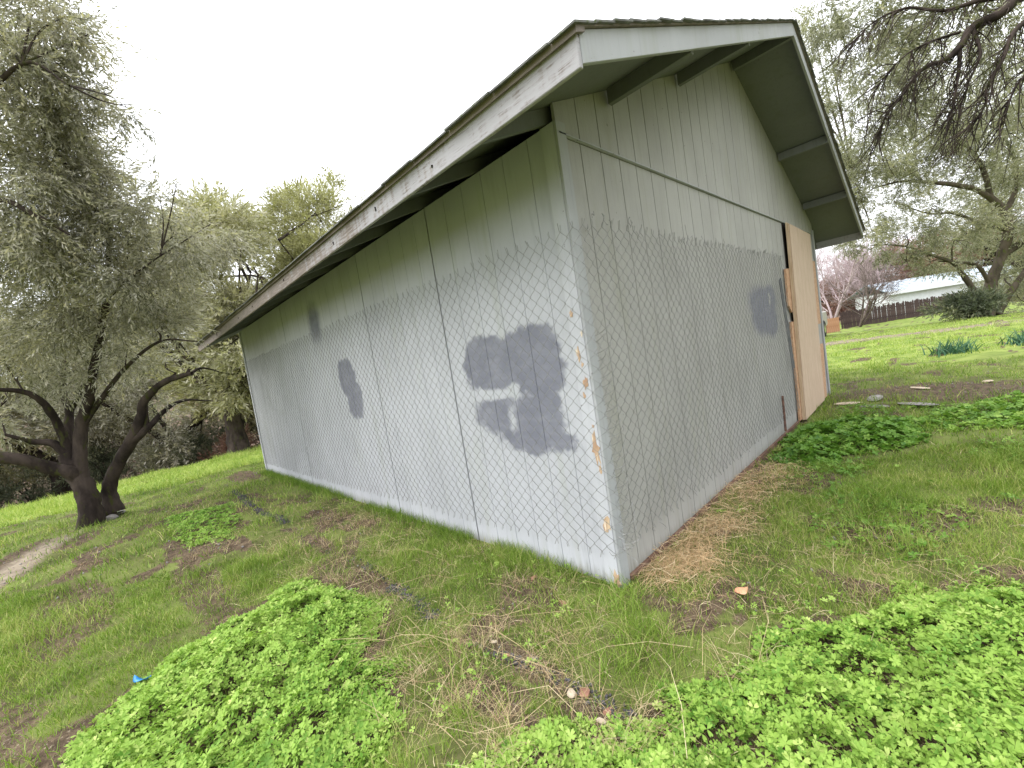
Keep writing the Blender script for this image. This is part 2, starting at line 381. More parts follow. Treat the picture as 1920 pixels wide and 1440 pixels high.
def ground_mat():
    mt, nt, b = nmat('ground', .95, .1); v = coords(nt)
    n1 = noise(nt, v, 14, 6, .65); n2 = noise(nt, v, 2.2, 5); n3 = noise(nt, v, 60, 4, .7)
    soil = mix(nt, ramp(nt, n1, .35, .7), (.06, .042, .028), (.15, .11, .07))
    soil = mix(nt, ramp(nt, n3, .58, .66, 0, .8), soil, (.30, .25, .18)); soil = mix(nt, ramp(nt, noise(nt, v, 130, 3, .6), .55, .62, 0, .8), soil, (.03, .022, .016))
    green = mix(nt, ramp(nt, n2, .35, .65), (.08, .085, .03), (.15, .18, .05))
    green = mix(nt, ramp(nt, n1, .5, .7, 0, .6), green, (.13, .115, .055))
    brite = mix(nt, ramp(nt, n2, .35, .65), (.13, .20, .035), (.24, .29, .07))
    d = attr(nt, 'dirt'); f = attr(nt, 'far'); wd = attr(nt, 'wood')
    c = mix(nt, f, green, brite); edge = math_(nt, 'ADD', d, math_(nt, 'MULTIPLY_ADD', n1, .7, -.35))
    c = mix(nt, ramp(nt, edge, .3, .6), c, soil)
    c = mix(nt, attr(nt, 'track'), c, mix(nt, ramp(nt, n1, .3, .7), (.2, .16, .12), (.32, .27, .2)))
    c = mix(nt, wd, c, mix(nt, ramp(nt, n2, .4, .6), (.10, .07, .05), (.17, .12, .09)))
    nt.links.new(c, b.inputs['Base Color']); bump(nt, b, n1, .6, .02)
    return mt
M['ground'] = ground_mat()
def ggrid():
    def axis(lo, a, b, hi, step, g):
        mid = list(np.arange(a, b, step)); L = []; s = step; p = a
        while p > lo: s *= g; p -= s; L.append(p)
        R = []; s = step; p = mid[-1]
        while p < hi: s *= g; p += s; R.append(p)
        return np.array(L[::-1] + mid + R)
    X = axis(-400, -9, 3, 400, .06, 1.045); Y = axis(-300, -3.6, 5, 500, .06, 1.04)
    xx, yy = np.meshgrid(X, Y, indexing='ij'); zz = height(xx, yy); nx, ny = xx.shape
    V = np.stack([xx, yy, zz], -1).reshape(-1, 3)
    i = np.arange(nx - 1)[:, None]; j = np.arange(ny - 1)[None]
    F = np.stack([i * ny + j, (i + 1) * ny + j, (i + 1) * ny + j + 1, i * ny + j + 1], -1).reshape(-1, 4)
    x = V[:, 0]; y = V[:, 1]
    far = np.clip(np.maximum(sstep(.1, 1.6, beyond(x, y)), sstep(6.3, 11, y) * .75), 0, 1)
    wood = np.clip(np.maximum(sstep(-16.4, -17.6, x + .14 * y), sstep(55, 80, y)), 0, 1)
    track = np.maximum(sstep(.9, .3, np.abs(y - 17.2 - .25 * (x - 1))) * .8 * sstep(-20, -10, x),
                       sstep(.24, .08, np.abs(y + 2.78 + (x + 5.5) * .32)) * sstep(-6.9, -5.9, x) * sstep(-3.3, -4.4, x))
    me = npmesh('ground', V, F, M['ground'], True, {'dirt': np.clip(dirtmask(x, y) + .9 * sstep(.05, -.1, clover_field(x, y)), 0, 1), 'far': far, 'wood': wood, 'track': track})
    return link('ground', me)
tag(ggrid(), 'patchy green lawn with bare soil around the shed', kind='structure')

# ------------------------------------------------------------------ the shed
L_, W_ = 7.24, 6.12
PIT = (3.7983 - 2.277) / (3.06 + .559)
zb = lambda y: 2.277 + PIT * (min(y, 2 * 3.06 - y) + .559)      # lower edge of rafters and rake boards
zd = lambda y: zb(y) + .085                                      # underside of the roof boards
shed = empty('shed', (0, 0, 0), 'grey painted wooden shed with gable roof wrapped in chain link mesh', 'shed')

def panel(axis, s0, s1, zbot, ztop, mat, sign, name='siding_panel', off=0, gd=.008):
    """grooved sheet; axis 'x': on the plane y=0 facing -y, running to -x; axis 'y': on the plane x=0 facing +x"""
    pts = [(s0, 0)]; g = math.ceil((s0 + .03) / .2033) * .2033
    while g < s1 - .03:
        pts += [(g - gd * .7, 0), (g - gd * .5, gd), (g + gd * .5, gd), (g + gd * .7, 0)]; g += .2033
    pts += [(s1, 0)]
    prof = [(s, -d) for s, d in pts]; th = .018
    def P(s, d, z): return (-s, -off - d, z) if axis == 'x' else (off + d, s, z)
    V = []; F = []; n = len(prof)
    zt = ztop if callable(ztop) else (lambda s: ztop)
    splits = []
    for s, d in prof: V += [P(s, d, zbot), P(s, d, zt(s))]
    V += [P(s0, -th, zbot), P(s0, -th, zt(s0)), P(s1, -th, zbot), P(s1, -th, zt(s1))]
    for i in range(n - 1): F.append((2 * i, 2 * i + 2, 2 * i + 3, 2 * i + 1))
    a = 2 * n; F += [(a, a + 1, a + 3, a + 2), (0, 1, a + 1, a), (2 * n - 2, a + 2, a + 3, 2 * n - 1)]
    F.append(tuple([2 * i for i in range(n)] + [a + 2, a])); 
    mb = MB().add(V, F); return mb.build(name, mat, shed)
seams = [0, 1.25, 2.45, 3.66, 4.88, 6.02, 7.24]
gaps = [.003, .015, .012, .003, .015, .008, .003]
for i in range(6):
    panel('x', seams[i] + gaps[i] / 2, seams[i + 1] - gaps[i + 1] / 2, -.06 if i < 3 else -.1, 2.505, M['wall_left'], -1, gd=.0035)
gs = [0, 1.22, 2.44, 3.06, 3.66, 4.36]
for a, b2 in zip(gs[:-1], gs[1:]): panel('y', a + .003, b2 - (.003 if b2 != 3.06 else .0005), -.02, 2.435, M['wall_gable_shaded'], 1, gd=.006)
panel('y', 5.66, 6.12, -.02, 2.435, M['wall_gable_shaded'], 1, gd=.006)
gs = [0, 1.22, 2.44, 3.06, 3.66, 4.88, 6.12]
for a, b2 in zip(gs[:-1], gs[1:]): panel('y', a + .002, b2 - (.002 if b2 != 3.06 else .0005), 2.452, lambda s: zd(s) - .002, M['wall_gable_shaded'], 1, off=.004, gd=.006)
MB().box((.002, .0, 2.436), (.012, 6.12, 2.4515)).build('flashing_strip', M['trim'], shed)
MB().box((.013, .0, 2.4395), (.019, 6.12, 2.447)).build('flashing_lip', M['trim'], shed)
# backing behind the seams, back walls, floor
MB().box((-7.2, .021, -.1), (-.022, .06, 2.49)).build('wall_framing', M['dark_wood'], shed)
MB().prism([(0.022, -.05), (6.1, -.05), (6.1, 2.48), (3.06, zd(3.06) - .02), (0.022, 2.48)], 0, -.06, -.0215).build('wall_framing', M['dark_wood'], shed)
MB().prism([(0.0, -.3), (6.12, -.3), (6.12, 2.5), (3.06, zd(3.06) - .02), (0.0, 2.5)], 0, -7.262, -7.242).build('end_wall', M['wall_gable_shaded'], shed)
MB().box((-7.24, 6.1, -.2), (-.0, 6.119, 2.5)).build('rear_wall', M['wall_gable_shaded'], shed)
# corner boards and sill
MB().box((-.088, -.018, -.05), (.0, -.001, 2.50)).build('corner_board', M['corner'], shed, .002)
MB().box((.0015, -.018, -.05), (.019, .062, 2.50)).build('corner_board', M['trim'], shed, .002)
MB().box((-7.262, -.018, -.1), (-7.20, -.001, 2.50)).build('corner_board', M['corner'], shed, .002)
MB().box((.0015, 6.05, -.05), (.019, 6.13, 2.50)).build('corner_board', M['trim'], shed, .002)
MB().box((.0, .07, -.06), (.022, 4.1, .018)).build('sill_board', M['sill'], shed, .002)
# roof: boards, rafters, lookouts, fascia, rake boards, edge strips, shingle courses
X0, X1 = -7.76, .536
for sgn in (0, 1):
    f = (lambda y: y) if sgn == 0 else (lambda y: 6.12 - y)
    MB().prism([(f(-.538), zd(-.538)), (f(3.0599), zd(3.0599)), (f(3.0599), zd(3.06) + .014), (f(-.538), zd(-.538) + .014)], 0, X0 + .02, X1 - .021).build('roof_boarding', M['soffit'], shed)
    # eave fascia
    MB().box((X0, min(f(-.559), f(-.54)), 2.267), (X1, max(f(-.559), f(-.54)), 2.378)).build('fascia_board', M['fascia'], shed, .003)
    # rake boards front and back
    for xa, xb in ((X1 - .02, X1 + .001), (X0, X0 + .019)):
        MB().prism([(f(-.5385), zb(-.5385)), (f(3.0598), zb(3.0598)), (f(3.0598), zb(3.0598) + .112), (f(-.5385), zb(-.5385) + .112)], 0, xa, xb).build('rake_board', M['trim'], shed, .002)
    # edge strip along eave and rakes
    MB().prism([(f(-.575), zd(-.575) + .012), (f(-.52), zd(-.52) + .012), (f(-.52), zd(-.52) + .040), (f(-.575), zd(-.575) + .040)], 0, X0 - .012, X1 + .013).build('edge_strip', M['drip'], shed)
    for xa, xb in ((X1 - .03, X1 + .0125), (X0 - .0115, X0 + .03)):
        MB().prism([(f(-.519), zd(-.519) + .029), (f(3.0597), zd(3.0597) + .029), (f(3.0597), zd(3.0597) + .047), (f(-.519), zd(-.519) + .047)], 0, xa, xb).build('edge_strip', M['drip'], shed)
    # shingle courses, ragged tabs at both ends and along the eave
    n = 27; yy0 = -.60; step = (3.06 - yy0) / n
    for i in range(n):
        ya, yb = yy0 + i * step, yy0 + (i + 1) * step + .012
        e0 = rng.uniform(-.005, .005); e1 = rng.uniform(-.005, .005)
        mb = MB(); xs = np.arange(X0 - .03, X1 + .03, .305); xs = np.append(xs, X1 + .03); xs[0] += e0; xs[-1] += e1
        for k in range(len(xs) - 1):
            if xs[k + 1] - xs[k] < .03: continue
            j = rng.uniform(-.006, .006); h = rng.uniform(0, .003)
            za, zb_ = zd(ya) + .050 + h, zd(yb) + .046
            A = [(xs[k] + .002, f(ya + j), za - .014), (xs[k + 1] - .002, f(ya + j), za - .014), (xs[k + 1] - .002, f(yb), zb_ - .014), (xs[k] + .002, f(yb), zb_ - .014)]
            B = [(p[0], p[1], p[2] + .008) for p in A]
            mb.add(A + B, [(3, 2, 1, 0), (4, 5, 6, 7), (0, 1, 5, 4), (1, 2, 6, 5), (2, 3, 7, 6), (3, 0, 4, 7)])
        mb.build('shingle_course', M['shingle'], shed)
for i in range(12):
    x = -.05 - i * .6095 - .019
    for sgn in (0, 1):
        f = (lambda y: y) if sgn == 0 else (lambda y: 6.12 - y)
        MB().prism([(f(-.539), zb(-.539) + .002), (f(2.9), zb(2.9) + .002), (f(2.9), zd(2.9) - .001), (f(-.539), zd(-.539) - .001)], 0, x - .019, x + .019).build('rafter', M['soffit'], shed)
for y in (.55, 1.64, 3.06, 4.48, 5.57):
    zt = min(zd(y - .02), zd(y + .02)) - .001
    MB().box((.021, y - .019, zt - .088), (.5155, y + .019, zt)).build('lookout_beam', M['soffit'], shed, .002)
# splintered bare wood along the near corner
for (x, z, hh, ww) in [(-.058, 1.52, .035, .012), (-.05, 1.30, .07, .016), (-.034, 1.24, .03, .010), (-.028, 1.14, .06, .018), (-.052, 1.07, .035, .010), (-.022, .90, .02, .010), (-.028, .78, .17, .026), (-.018, .66, .05, .01), (-.032, .35, .11, .024), (-.016, .03, .09, .03), (-.012, 1.40, .03, .008)]:
    n = 15; P = []
    for k in range(n):
        a = 2 * math.pi * k / n; r = rng.uniform(.4, 1.25); P.append((x + math.cos(a) * ww * r, z + math.sin(a) * hh * r * .6))
    MB().prism(P, 1, -.0205, -.017).build('bare_wood_patch', M['scar'], shed)
# nail heads on the fascia
for x in [-.35, -.95, -1.6, -2.75, -3.9, -4.6, -6.0]:
    c = MB().tube([(x, -.5615, 2.30 + rng.uniform(0, .05)), (x, -.558, 2.30 + rng.uniform(0, .05))], .006, 6); c.build('nail', M['dark_wood'], shed)
# boarded doorway
def sheet(name, q, x0, x1, mat, bev=.0):
    return MB().prism(q, 0, x0, x1).build(name, mat, shed, bev)
MB().box((-.02, 4.365, -.02), (.004, 5.655, 2.43)).build('door_shade_sheet', M['dark_wood'], shed)  # flat dark sheet stands in for the shade in the door opening
sheet('osb_sheet', [(4.06, .02), (4.42, .02), (4.55, 1.21), (4.15, 1.22)], .012, .034, M['osb'])
sheet('osb_sheet', [(4.13, 1.42), (4.24, 1.33), (4.52, 1.38), (4.52, 1.88), (4.17, 1.86)], .012, .034, M['osb'])
sheet('osb_sheet', [(5.5, 1.10), (5.86, 1.10), (5.90, 2.02), (5.56, 2.02)], .012, .036, M['osb'])
sheet('osb_sheet', [(5.3, .02), (5.72, .02), (5.86, .80), (5.5, .80)], .012, .036, M['osb'])
for k in range(3):
    x = .037 + k * .0135; d = k * .012
    sheet('plywood_sheet', [(4.14 + d, .01), (5.30 + d, .04), (5.50 + d, 2.40 - d), (4.37 + d, 2.43 - d)], x, x + .0125, M['ply' if k == 2 else 'ply_edge'], .001)
# narrow rail beside the mesh, rusty stub pipe near the ground
MB().tube([(.05, 3.92, .66), (.05, 3.76, 1.72), (.05, 3.82, 1.74), (.05, 3.98, .68)], .008, 6).build('metal_rail', M['conduit'], shed)
MB().tube([(.04, 3.36, .06), (.045, 3.37, .45)], .012, 8).build('rusty_stub', M['rust'], shed)

# ------------------------------------------------------------------ chain link mesh
def chainlink(name, label, axis, s0, s1, z0, z1, stand, ragged=None):
    root = empty(name, (0, 0, 0), label, 'chain link mesh', 'chain link mesh stapled round the shed')
    w2 = .041; hz = .041; n = int((s1 - s0) / w2); nz = int((z1 - z0) / hz)
    VV = []; FF = []; off = 0
    for k in range(n):
        sa = s0 + k * w2; rows = np.arange(nz + 1); par = (rows + k) % 2
        s = sa + par * w2 * 1.04 - .02 * w2; z = z0 + rows * hz
        d = stand + .004 * np.where((rows % 2) == 0, 1, -1) * (1 if k % 2 else -1)
        # rounded knuckles: add a point close to each bend
        P = []
        ends = rng.uniform(-.02, .02, 4)
        for j in range(nz + 1):
            P.append((s[j], d[j], z[j]))
        P = np.array(P)
        # bulge and sag
        P[:, 1] += .035 * np.clip(fbm(P[:, 0], P[:, 2], 1.3, 41 + (axis == 'y')) - .42, 0, 1) * 2.2
        P[:, 0] += .03 * (fbm(P[:, 0], P[:, 2], 1.0, 51) - .5)
        P[:, 2] += .05 * (fbm(P[:, 0], P[:, 2] * .3, .7, 61) - .5)
        # twisted barbs at both ends
        P = np.vstack([[P[0, 0] + rng.uniform(-.012, .012), P[0, 1] + rng.uniform(.0, .012), P[0, 2] - rng.uniform(.012, .035)], P,
                       [P[-1, 0] + rng.uniform(-.012, .012), P[-1, 1] + rng.uniform(.0, .015), P[-1, 2] + rng.uniform(.015, .045)]])
        if ragged: P = ragged(P, k, n)
        W = np.stack([-P[:, 0], -P[:, 1], P[:, 2]], -1) if axis == 'x' else np.stack([P[:, 1], P[:, 0], P[:, 2]], -1)
        V, F = tube_arrays(W, .0018, 4)
        VV.append(V); FF.append(F + off); off += len(V)
    me = npmesh('woven_wire', np.concatenate(VV), np.concatenate(FF), M['wire'])
    link('woven_wire', me, root)
    return root
def rag(P, k, n):
    # the mesh runs past the corner and its last loops spring outwards
    u = np.clip((.02 - P[:, 0]) / .10, 0, 1)
    zz = sstep(1.55, .9, P[:, 2])
    P[:, 0] -= u * zz * .05; P[:, 1] -= u * u * (.012 * (1 - zz) - .0)
    return P
c1 = chainlink('chain_link_mesh', 'chain link mesh covering the long side wall, past the near corner', 'x', -.085, 7.18, .18, 1.97, .03, rag)
c2 = chainlink('chain_link_mesh', 'chain link mesh covering the gable wall up to the boarded doorway', 'y', .035, 4.10, .21, 2.0, .028)
# curled free ends of wire at the near corner
mb = MB()
for k in range(26):
    z = .26 + k * .045 + rng.uniform(-.01, .01)
    x0 = .075; ln = rng.uniform(.045, .085)
    p = [(x0, -.03, z), (x0 + ln * .5, -.035 + rng.uniform(-.01, .01), z + .012), (x0 + ln, -.03 + rng.uniform(-.015, .03), z + .035), (x0 + ln * .92, -.02 + rng.uniform(-.01, .03), z + .055)]
    mb.tube(smooth_path(p, 3), .0017, 4)
for k in range(7):
    z = .13 + rng.uniform(0, .14); p = [np.array((.03 + rng.uniform(0, .07), -.03, z + .05))]
    for j in range(3): p.append(p[-1] + rng.uniform(-.04, .04, 3) * (1, .7, 1))
    mb.tube(smooth_path(p, 3), .0017, 4)
tag(mb.build('loose_wire_ends', M['wire'], c1), kind='stuff')
mb = MB()
for k in range(46):
    y = rng.uniform(.1, 4.2); z = 1.98 + rng.uniform(0, .04); p = [np.array((.03, y, z))]
    for j in range(3): p.append(p[-1] + rng.uniform(-.022, .022, 3) * (.6, 1, 1.4) + (0, 0, .004))
    mb.tube(smooth_path(p, 3), .0017, 4)
for k in range(14):
    y = rng.uniform(.3, 4.0); z = .19; p = [np.array((.035, y, z))]
    for j in range(3): p.append(p[-1] + rng.uniform(-.025, .025, 3) * (.6, 1, 1))
    mb.tube(smooth_path(p, 3), .0017, 4)
tag(mb.build('loose_wire_ends', M['wire'], c2), kind='stuff')

# ------------------------------------------------------------------ leaf sprays and trees
def sprig_template(nl=15, L=.34, leaf=.064, wid=.0135, spread=.95, seed=0):
    r = np.random.default_rng(seed); V = []; T = []
    for k in range(nl):
        t = (k + .8) / nl; side = 1 if k % 2 else -1
        base = np.array([t * L, 0, -.10 * L * t * t]); ang = spread * (1.05 - .6 * t) + r.uniform(-.2, .2); roll = r.uniform(0, 2 * np.pi)
        d = np.array([math.cos(ang), math.sin(ang) * math.cos(roll), math.sin(ang) * math.sin(roll)])
        s = np.cross(d, r.normal(size=3)); s /= np.linalg.norm(s); l = leaf * r.uniform(.7, 1.2); nn = np.cross(d, s)
        V += [base, base + d * l * .45 + s * wid / 2, base + d * l + nn * l * .08, base + d * l * .45 - s * wid / 2 + nn * .001]
        T += [r.uniform(-.25, .25)] * 4
    sw = .0022 * leaf / .06 * (1 if leaf < .1 else 1.5)
    V += [np.array([0, -sw, 0]), np.array([L * .55, -sw * .8, -.10 * L * .3]), np.array([L, 0, -.1 * L]), np.array([L * .55, sw * .8, -.10 * L * .3])]; T += [-.6] * 4
    return np.array(V), np.arange((nl + 1) * 4).reshape(-1, 4), np.array(T)
def scatter(tmpls, pos, dirs, scale, tint):
    """copies of template sprays at pos, pointing along dirs"""
    VV = []; FF = []; TT = []; off = 0
    which = rng.integers(0, len(tmpls), len(pos))
    for ti, (tv, tf, tt) in enumerate(tmpls):
        q = which == ti
        if not q.any(): continue
        P = pos[q]; D = dirs[q] / (np.linalg.norm(dirs[q], axis=1)[:, None] + 1e-9); n = len(P)
        a = rng.normal(size=(n, 3)); U = np.cross(D, a); U /= np.linalg.norm(U, axis=1)[:, None] + 1e-9
        up = np.cross(D, U); R = np.stack([D, U, up], 1)            # rows are axes
        V = np.einsum('vk,nkj->nvj', tv, R) * scale[q][:, None, None] + P[:, None]
        VV.append(V.reshape(-1, 3)); TT.append((tint[q][:, None] + tt[None]).ravel())
        FF.append((tf[None] + (np.arange(n) * len(tv))[:, None, None] + off).reshape(-1, tf.shape[1])); off += n * len(tv)
    return np.concatenate(VV), np.concatenate(FF), np.clip(np.concatenate(TT), 0, 1)
SPR = [sprig_template(seed=i) for i in range(6)]
SPR_FAR = [sprig_template(10, .5, .17, .045, 1.1, seed=20 + i) for i in range(5)]
SPR_FINE = [sprig_template(20, .42, .05, .010, .9, seed=40 + i) for i in range(5)]

def blob_points(c, r, n, hollow=.35):
    d = rng.normal(size=(n, 3)); d /= np.linalg.norm(d, axis=1)[:, None]
    rr = (hollow + (1 - hollow) * rng.random(n)) ** .6
    return np.asarray(c) + d * rr[:, None] * np.asarray(r), d
def crown_mesh(clumps, tmpl, mat, droop=.5, dens=1.0, tint0=.45, scale=1.0, name='crown', sub=5):
    """clumps: (centre, radius, count). Each clump is broken into smaller sprays so gaps stay open"""
    P = []; D = []; T = []
    for c, r, n in clumps:
        r = np.broadcast_to(np.asarray(r, float), (3,)); n = max(4, int(n * dens)); m = max(3, n // 24)
        cc, dd = blob_points(c, r, m, .15)
        for k in range(m):
            q = max(3, int(rng.poisson(n / m))); sz = r * rng.uniform(.2, .42)
            p, d = blob_points(cc[k], sz, q, .1)
            P.append(p); D.append(d * .75 + dd[k] * .6 + np.array([0, 0, -droop]) * rng.uniform(.2, 1.3, (q, 1)))
            hgt = np.clip(dd[k][2], -1, 1)
            T.append(np.full(q, tint0 + .0 * hgt + rng.normal(0, .17)) + rng.normal(0, .12, q))
    P = np.concatenate(P); D = np.concatenate(D); T = np.concatenate(T)
    V, F, TT = scatter(tmpl, P, D, scale * rng.uniform(.7, 1.25, len(P)), T)
    return npmesh(name, V, F, mat, False, {'tint': TT}), P
def limbs_mesh(name, limbs, mat, sides=8):
    VV = []; FF = []; off = 0
    for pts, rads in limbs:
        p = smooth_path(pts, 5, .012 * max(rads) / .1 * .5); n = len(p)
        r = np.interp(np.linspace(0, 1, n), np.linspace(0, 1, len(rads)), rads)
        sd = sides if max(rads) > .03 else (5 if max(rads) > .008 else 3)
        V, F = tube_arrays(p, r, sd, .12 if max(rads) > .05 else .05); VV.append(V); FF.append(F + off); off += len(V)
    return npmesh(name, np.concatenate(VV), np.concatenate(FF), mat, True)
def twigs_to(clumps, anchors, r0=.02, per=3):
    """thin branches from limb points to clumps and on into them"""
    out = []; A = np.array(anchors)
    for c, r, n in clumps:
        c = np.asarray(c, float); rr = np.mean(r); k = np.argmin(np.linalg.norm(A - c, axis=1) + .5 * (A[:, 2] > c[2] + .3)); a = A[k]
        mid = (a + c) / 2 + rng.normal(0, .12, 3) * rr + (0, 0, .1 * rr); out.append(([a, mid, c], [r0 * 1.3, r0, r0 * .5]))
        for j in range(per):
            e, _ = blob_points(c, np.asarray(r) * .95 * np.ones(3), 1, .8); e = e[0]; s = c * .7 + mid * .3 if j % 2 else c
            out.append(([s, (s + e) / 2 + rng.normal(0, .08, 3) * rr, e], [r0 * .55, r0 * .35, r0 * .15]))
    return out

def limb_px(pts, rad): return ([at(*p) for p in pts], rad)
# --- the many-stemmed olive on the left
base = at(165, 985, 5.6); base[2] = height(base[0], base[1])
t1 = empty('olive_tree', tuple(base), 'large grey green olive tree with many dark stems left of the shed', 'olive tree')
limbs = [
    limb_px([(168, 1005, 5.6), (172, 960, 5.6), (158, 915, 5.6), (140, 880, 5.6), (128, 850, 5.6)], [.21, .155, .145, .14, .13]),
    limb_px([(152, 905, 5.6), (130, 885, 5.5), (95, 878, 5.4), (40, 862, 5.2), (-40, 850, 5.0), (-160, 800, 4.8)], [.08, .11, .10, .09, .08, .06]),
    limb_px([(132, 860, 5.6), (100, 832, 5.5), (60, 828, 5.4), (10, 815, 5.2)], [.08, .06, .045, .02]),
    limb_px([(146, 895, 5.6), (132, 850, 5.6), (110, 800, 5.5), (85, 760, 5.3), (45, 735, 5.1), (-30, 730, 4.8)], [.08, .08, .06, .05, .04, .025]),
    limb_px([(150, 905, 5.6), (136, 860, 5.6), (128, 815, 5.7), (130, 770, 5.8), (118, 730, 5.9), (120, 650, 6.0)], [.08, .09, .07, .06, .05, .03]),
    limb_px([(130, 775, 5.8), (150, 735, 5.8), (175, 690, 5.9), (200, 630, 6)], [.05, .04, .03, .02]),
    limb_px([(158, 915, 5.6), (150, 860, 5.6), (152, 800, 5.6), (168, 740, 5.5), (175, 700, 5.4), (200, 560, 5.2), (205, 430, 5.0)], [.08, .10, .085, .07, .06, .045, .03]),
    limb_px([(155, 800, 5.6), (185, 755, 5.6), (235, 690, 5.5), (300, 640, 5.4), (370, 640, 5.3)], [.05, .04, .03, .02, .01]),
    limb_px([(215, 960, 5.9), (205, 915, 5.9), (222, 870, 5.85), (250, 820, 5.8), (262, 790, 5.75), (272, 750, 5.7), (310, 715, 5.6), (360, 700, 5.5)], [.14, .105, .10, .095, .078, .062, .052, .03]),
    limb_px([(250, 825, 5.8), (280, 800, 5.8), (315, 765, 6.1), (350, 750, 6.6), (400, 752, 7.6)], [.08, .05, .04, .025, .012]),
    limb_px([(275, 805, 5.8), (272, 760, 5.8), (282, 735, 5.8), (330, 700, 5.8)], [.05, .04, .03, .015]),
    limb_px([(355, 702, 5.6), (380, 690, 6.0), (420, 700, 7.0)], [.03, .02, .006]),
    limb_px([(200, 560, 5.2), (245, 520, 5.0), (300, 480, 4.8)], [.03, .02, .01]),
    limb_px([(205, 430, 5.0), (150, 350, 4.6), (90, 260, 4.2)], [.03, .025, .015]),
    limb_px([(-160, 800, 4.8), (-120, 500, 4.6), (-20, 380, 4.3), (60, 400, 4.2), (130, 440, 4.3)], [.05, .05, .04, .03, .012]),
    limb_px([(-120, 500, 4.6), (-60, 250, 4.0), (40, 120, 3.8), (130, 160, 3.8)], [.045, .035, .02, .008]),
    limb_px([(215, 965, 5.9), (190, 975, 5.75), (165, 985, 5.6)], [.12, .13, .12]),
]
anch = [p for l in limbs for p in l[0][1:]]
cl = []
def C(px, py, d, rpx, n, asp=1.0): cl.append((at(px, py, d), np.array([1, 1, asp]) * rpx * d / FPX * .8, n))
for a in [(-20, 40, 4.0, 110, 170), (60, 30, 4.1, 80, 110), (125, 30, 4.1, 55, 55), (40, 110, 4.0, 60, 40), (120, 120, 4.2, 55, 60), (175, 60, 4.2, 30, 14), (10, 190, 4.2, 110, 170), (95, 190, 4.3, 80, 120),
          (165, 155, 4.3, 45, 35), (205, 180, 4.3, 35, 14), (235, 200, 4.35, 20, 6), (30, 290, 4.3, 120, 230), (110, 280, 4.5, 75, 120), (70, 380, 4.5, 130, 260), (150, 350, 4.7, 65, 90), (-30, 450, 4.6, 110, 200), (190, 395, 4.8, 70, 80),
          (150, 460, 4.9, 110, 230), (60, 510, 4.9, 110, 230), (260, 390, 4.8, 55, 40), (300, 370, 4.7, 38, 14), (330, 350, 4.7, 25, 8), (250, 470, 5.0, 95, 170), (330, 440, 5.0, 60, 50), (395, 420, 5.3, 45, 30), (200, 560, 5.2, 90, 150),
          (90, 610, 5.3, 100, 170), (-10, 640, 5.2, 90, 130), (290, 560, 5.3, 60, 60), (322, 505, 5.3, 45, 34), (150, 660, 5.6, 70, 80), (40, 700, 5.4, 60, 60), (240, 650, 5.6, 60, 60),
          (288, 615, 5.4, 50, 40), (315, 570, 5.6, 30, 14), (310, 680, 5.8, 36, 16), (290, 740, 6.0, 30, 10), (0, 780, 5.4, 40, 25)]: C(*a)
def attach(name, me, root):
    o = link(name, me, root); o.matrix_parent_inverse = Matrix.Translation(-root.location); return o
me, _ = crown_mesh(cl, SPR, M['olive_near'], .55, 2.3, .45, 1.0)
attach('crown', me, t1)
limbs = [(a_, [x_ * .78 for x_ in b_]) for a_, b_ in limbs]
attach('trunk', limbs_mesh('trunk', limbs + twigs_to(cl, anch, .0075, 4), M['bark'], 10), t1)
mb = MB()
def rock_mesh(name, size, mat, seed, flat=.6, rough=.25):
    r = np.random.default_rng(seed); bm = bmesh.new(); bmesh.ops.create_icosphere(bm, subdivisions=2, radius=1)
    k = [(r.normal(size=3), r.uniform(.6, .95)) for _ in range(9)]
    for v in bm.verts:
        p = np.array(v.co)
        for n, d in k:
            n_ = n / np.linalg.norm(n); e = p @ n_ - d
            if e > 0: p = p - n_ * e
        v.co = p * np.array(size) * (1 + r.normal(0, rough * .12)) * (1, 1, flat)
    me = bpy.data.meshes.new(name); bm.to_mesh(me); bm.free(); me.materials.append(mat); return me
M['stone'] = simple('grey_stone', [(.16, .15, .14), (.3, .28, .26)], 20)
M['cream'] = simple('cream_stone', [(.42, .34, .25), (.58, .49, .38)], 12)
M['brick'] = simple('broken_brick', [(.22, .11, .075), (.33, .18, .12)], 25)
M['darkstone'] = simple('dark_gravel_stone', [(.035, .033, .035), (.1, .095, .1)], 25)
M['blue'] = simple('blue_plastic', [(.01, .13, .42), (.03, .24, .40)], 25, .35, .5)
# stones at the foot of the left olive
for i, (px, py, d, s) in enumerate([(205, 950, 5.8, .09), (185, 962, 5.7, .06), (222, 940, 6.0, .06)]):
    p = at(px, py, d)
    o = link('stone', rock_mesh('stone', (s * 1.3, s, s), M['stone'], 60 + i), None, (p[0], p[1], float(height(p[0], p[1])) + s * .2))
    tag(o, ['largest of the grey stones at the foot of the left olive', 'small grey stone against the left olive trunk', 'rearmost grey stone beside the left olive trunk'][i], 'stone', 'stones at the foot of the olive')

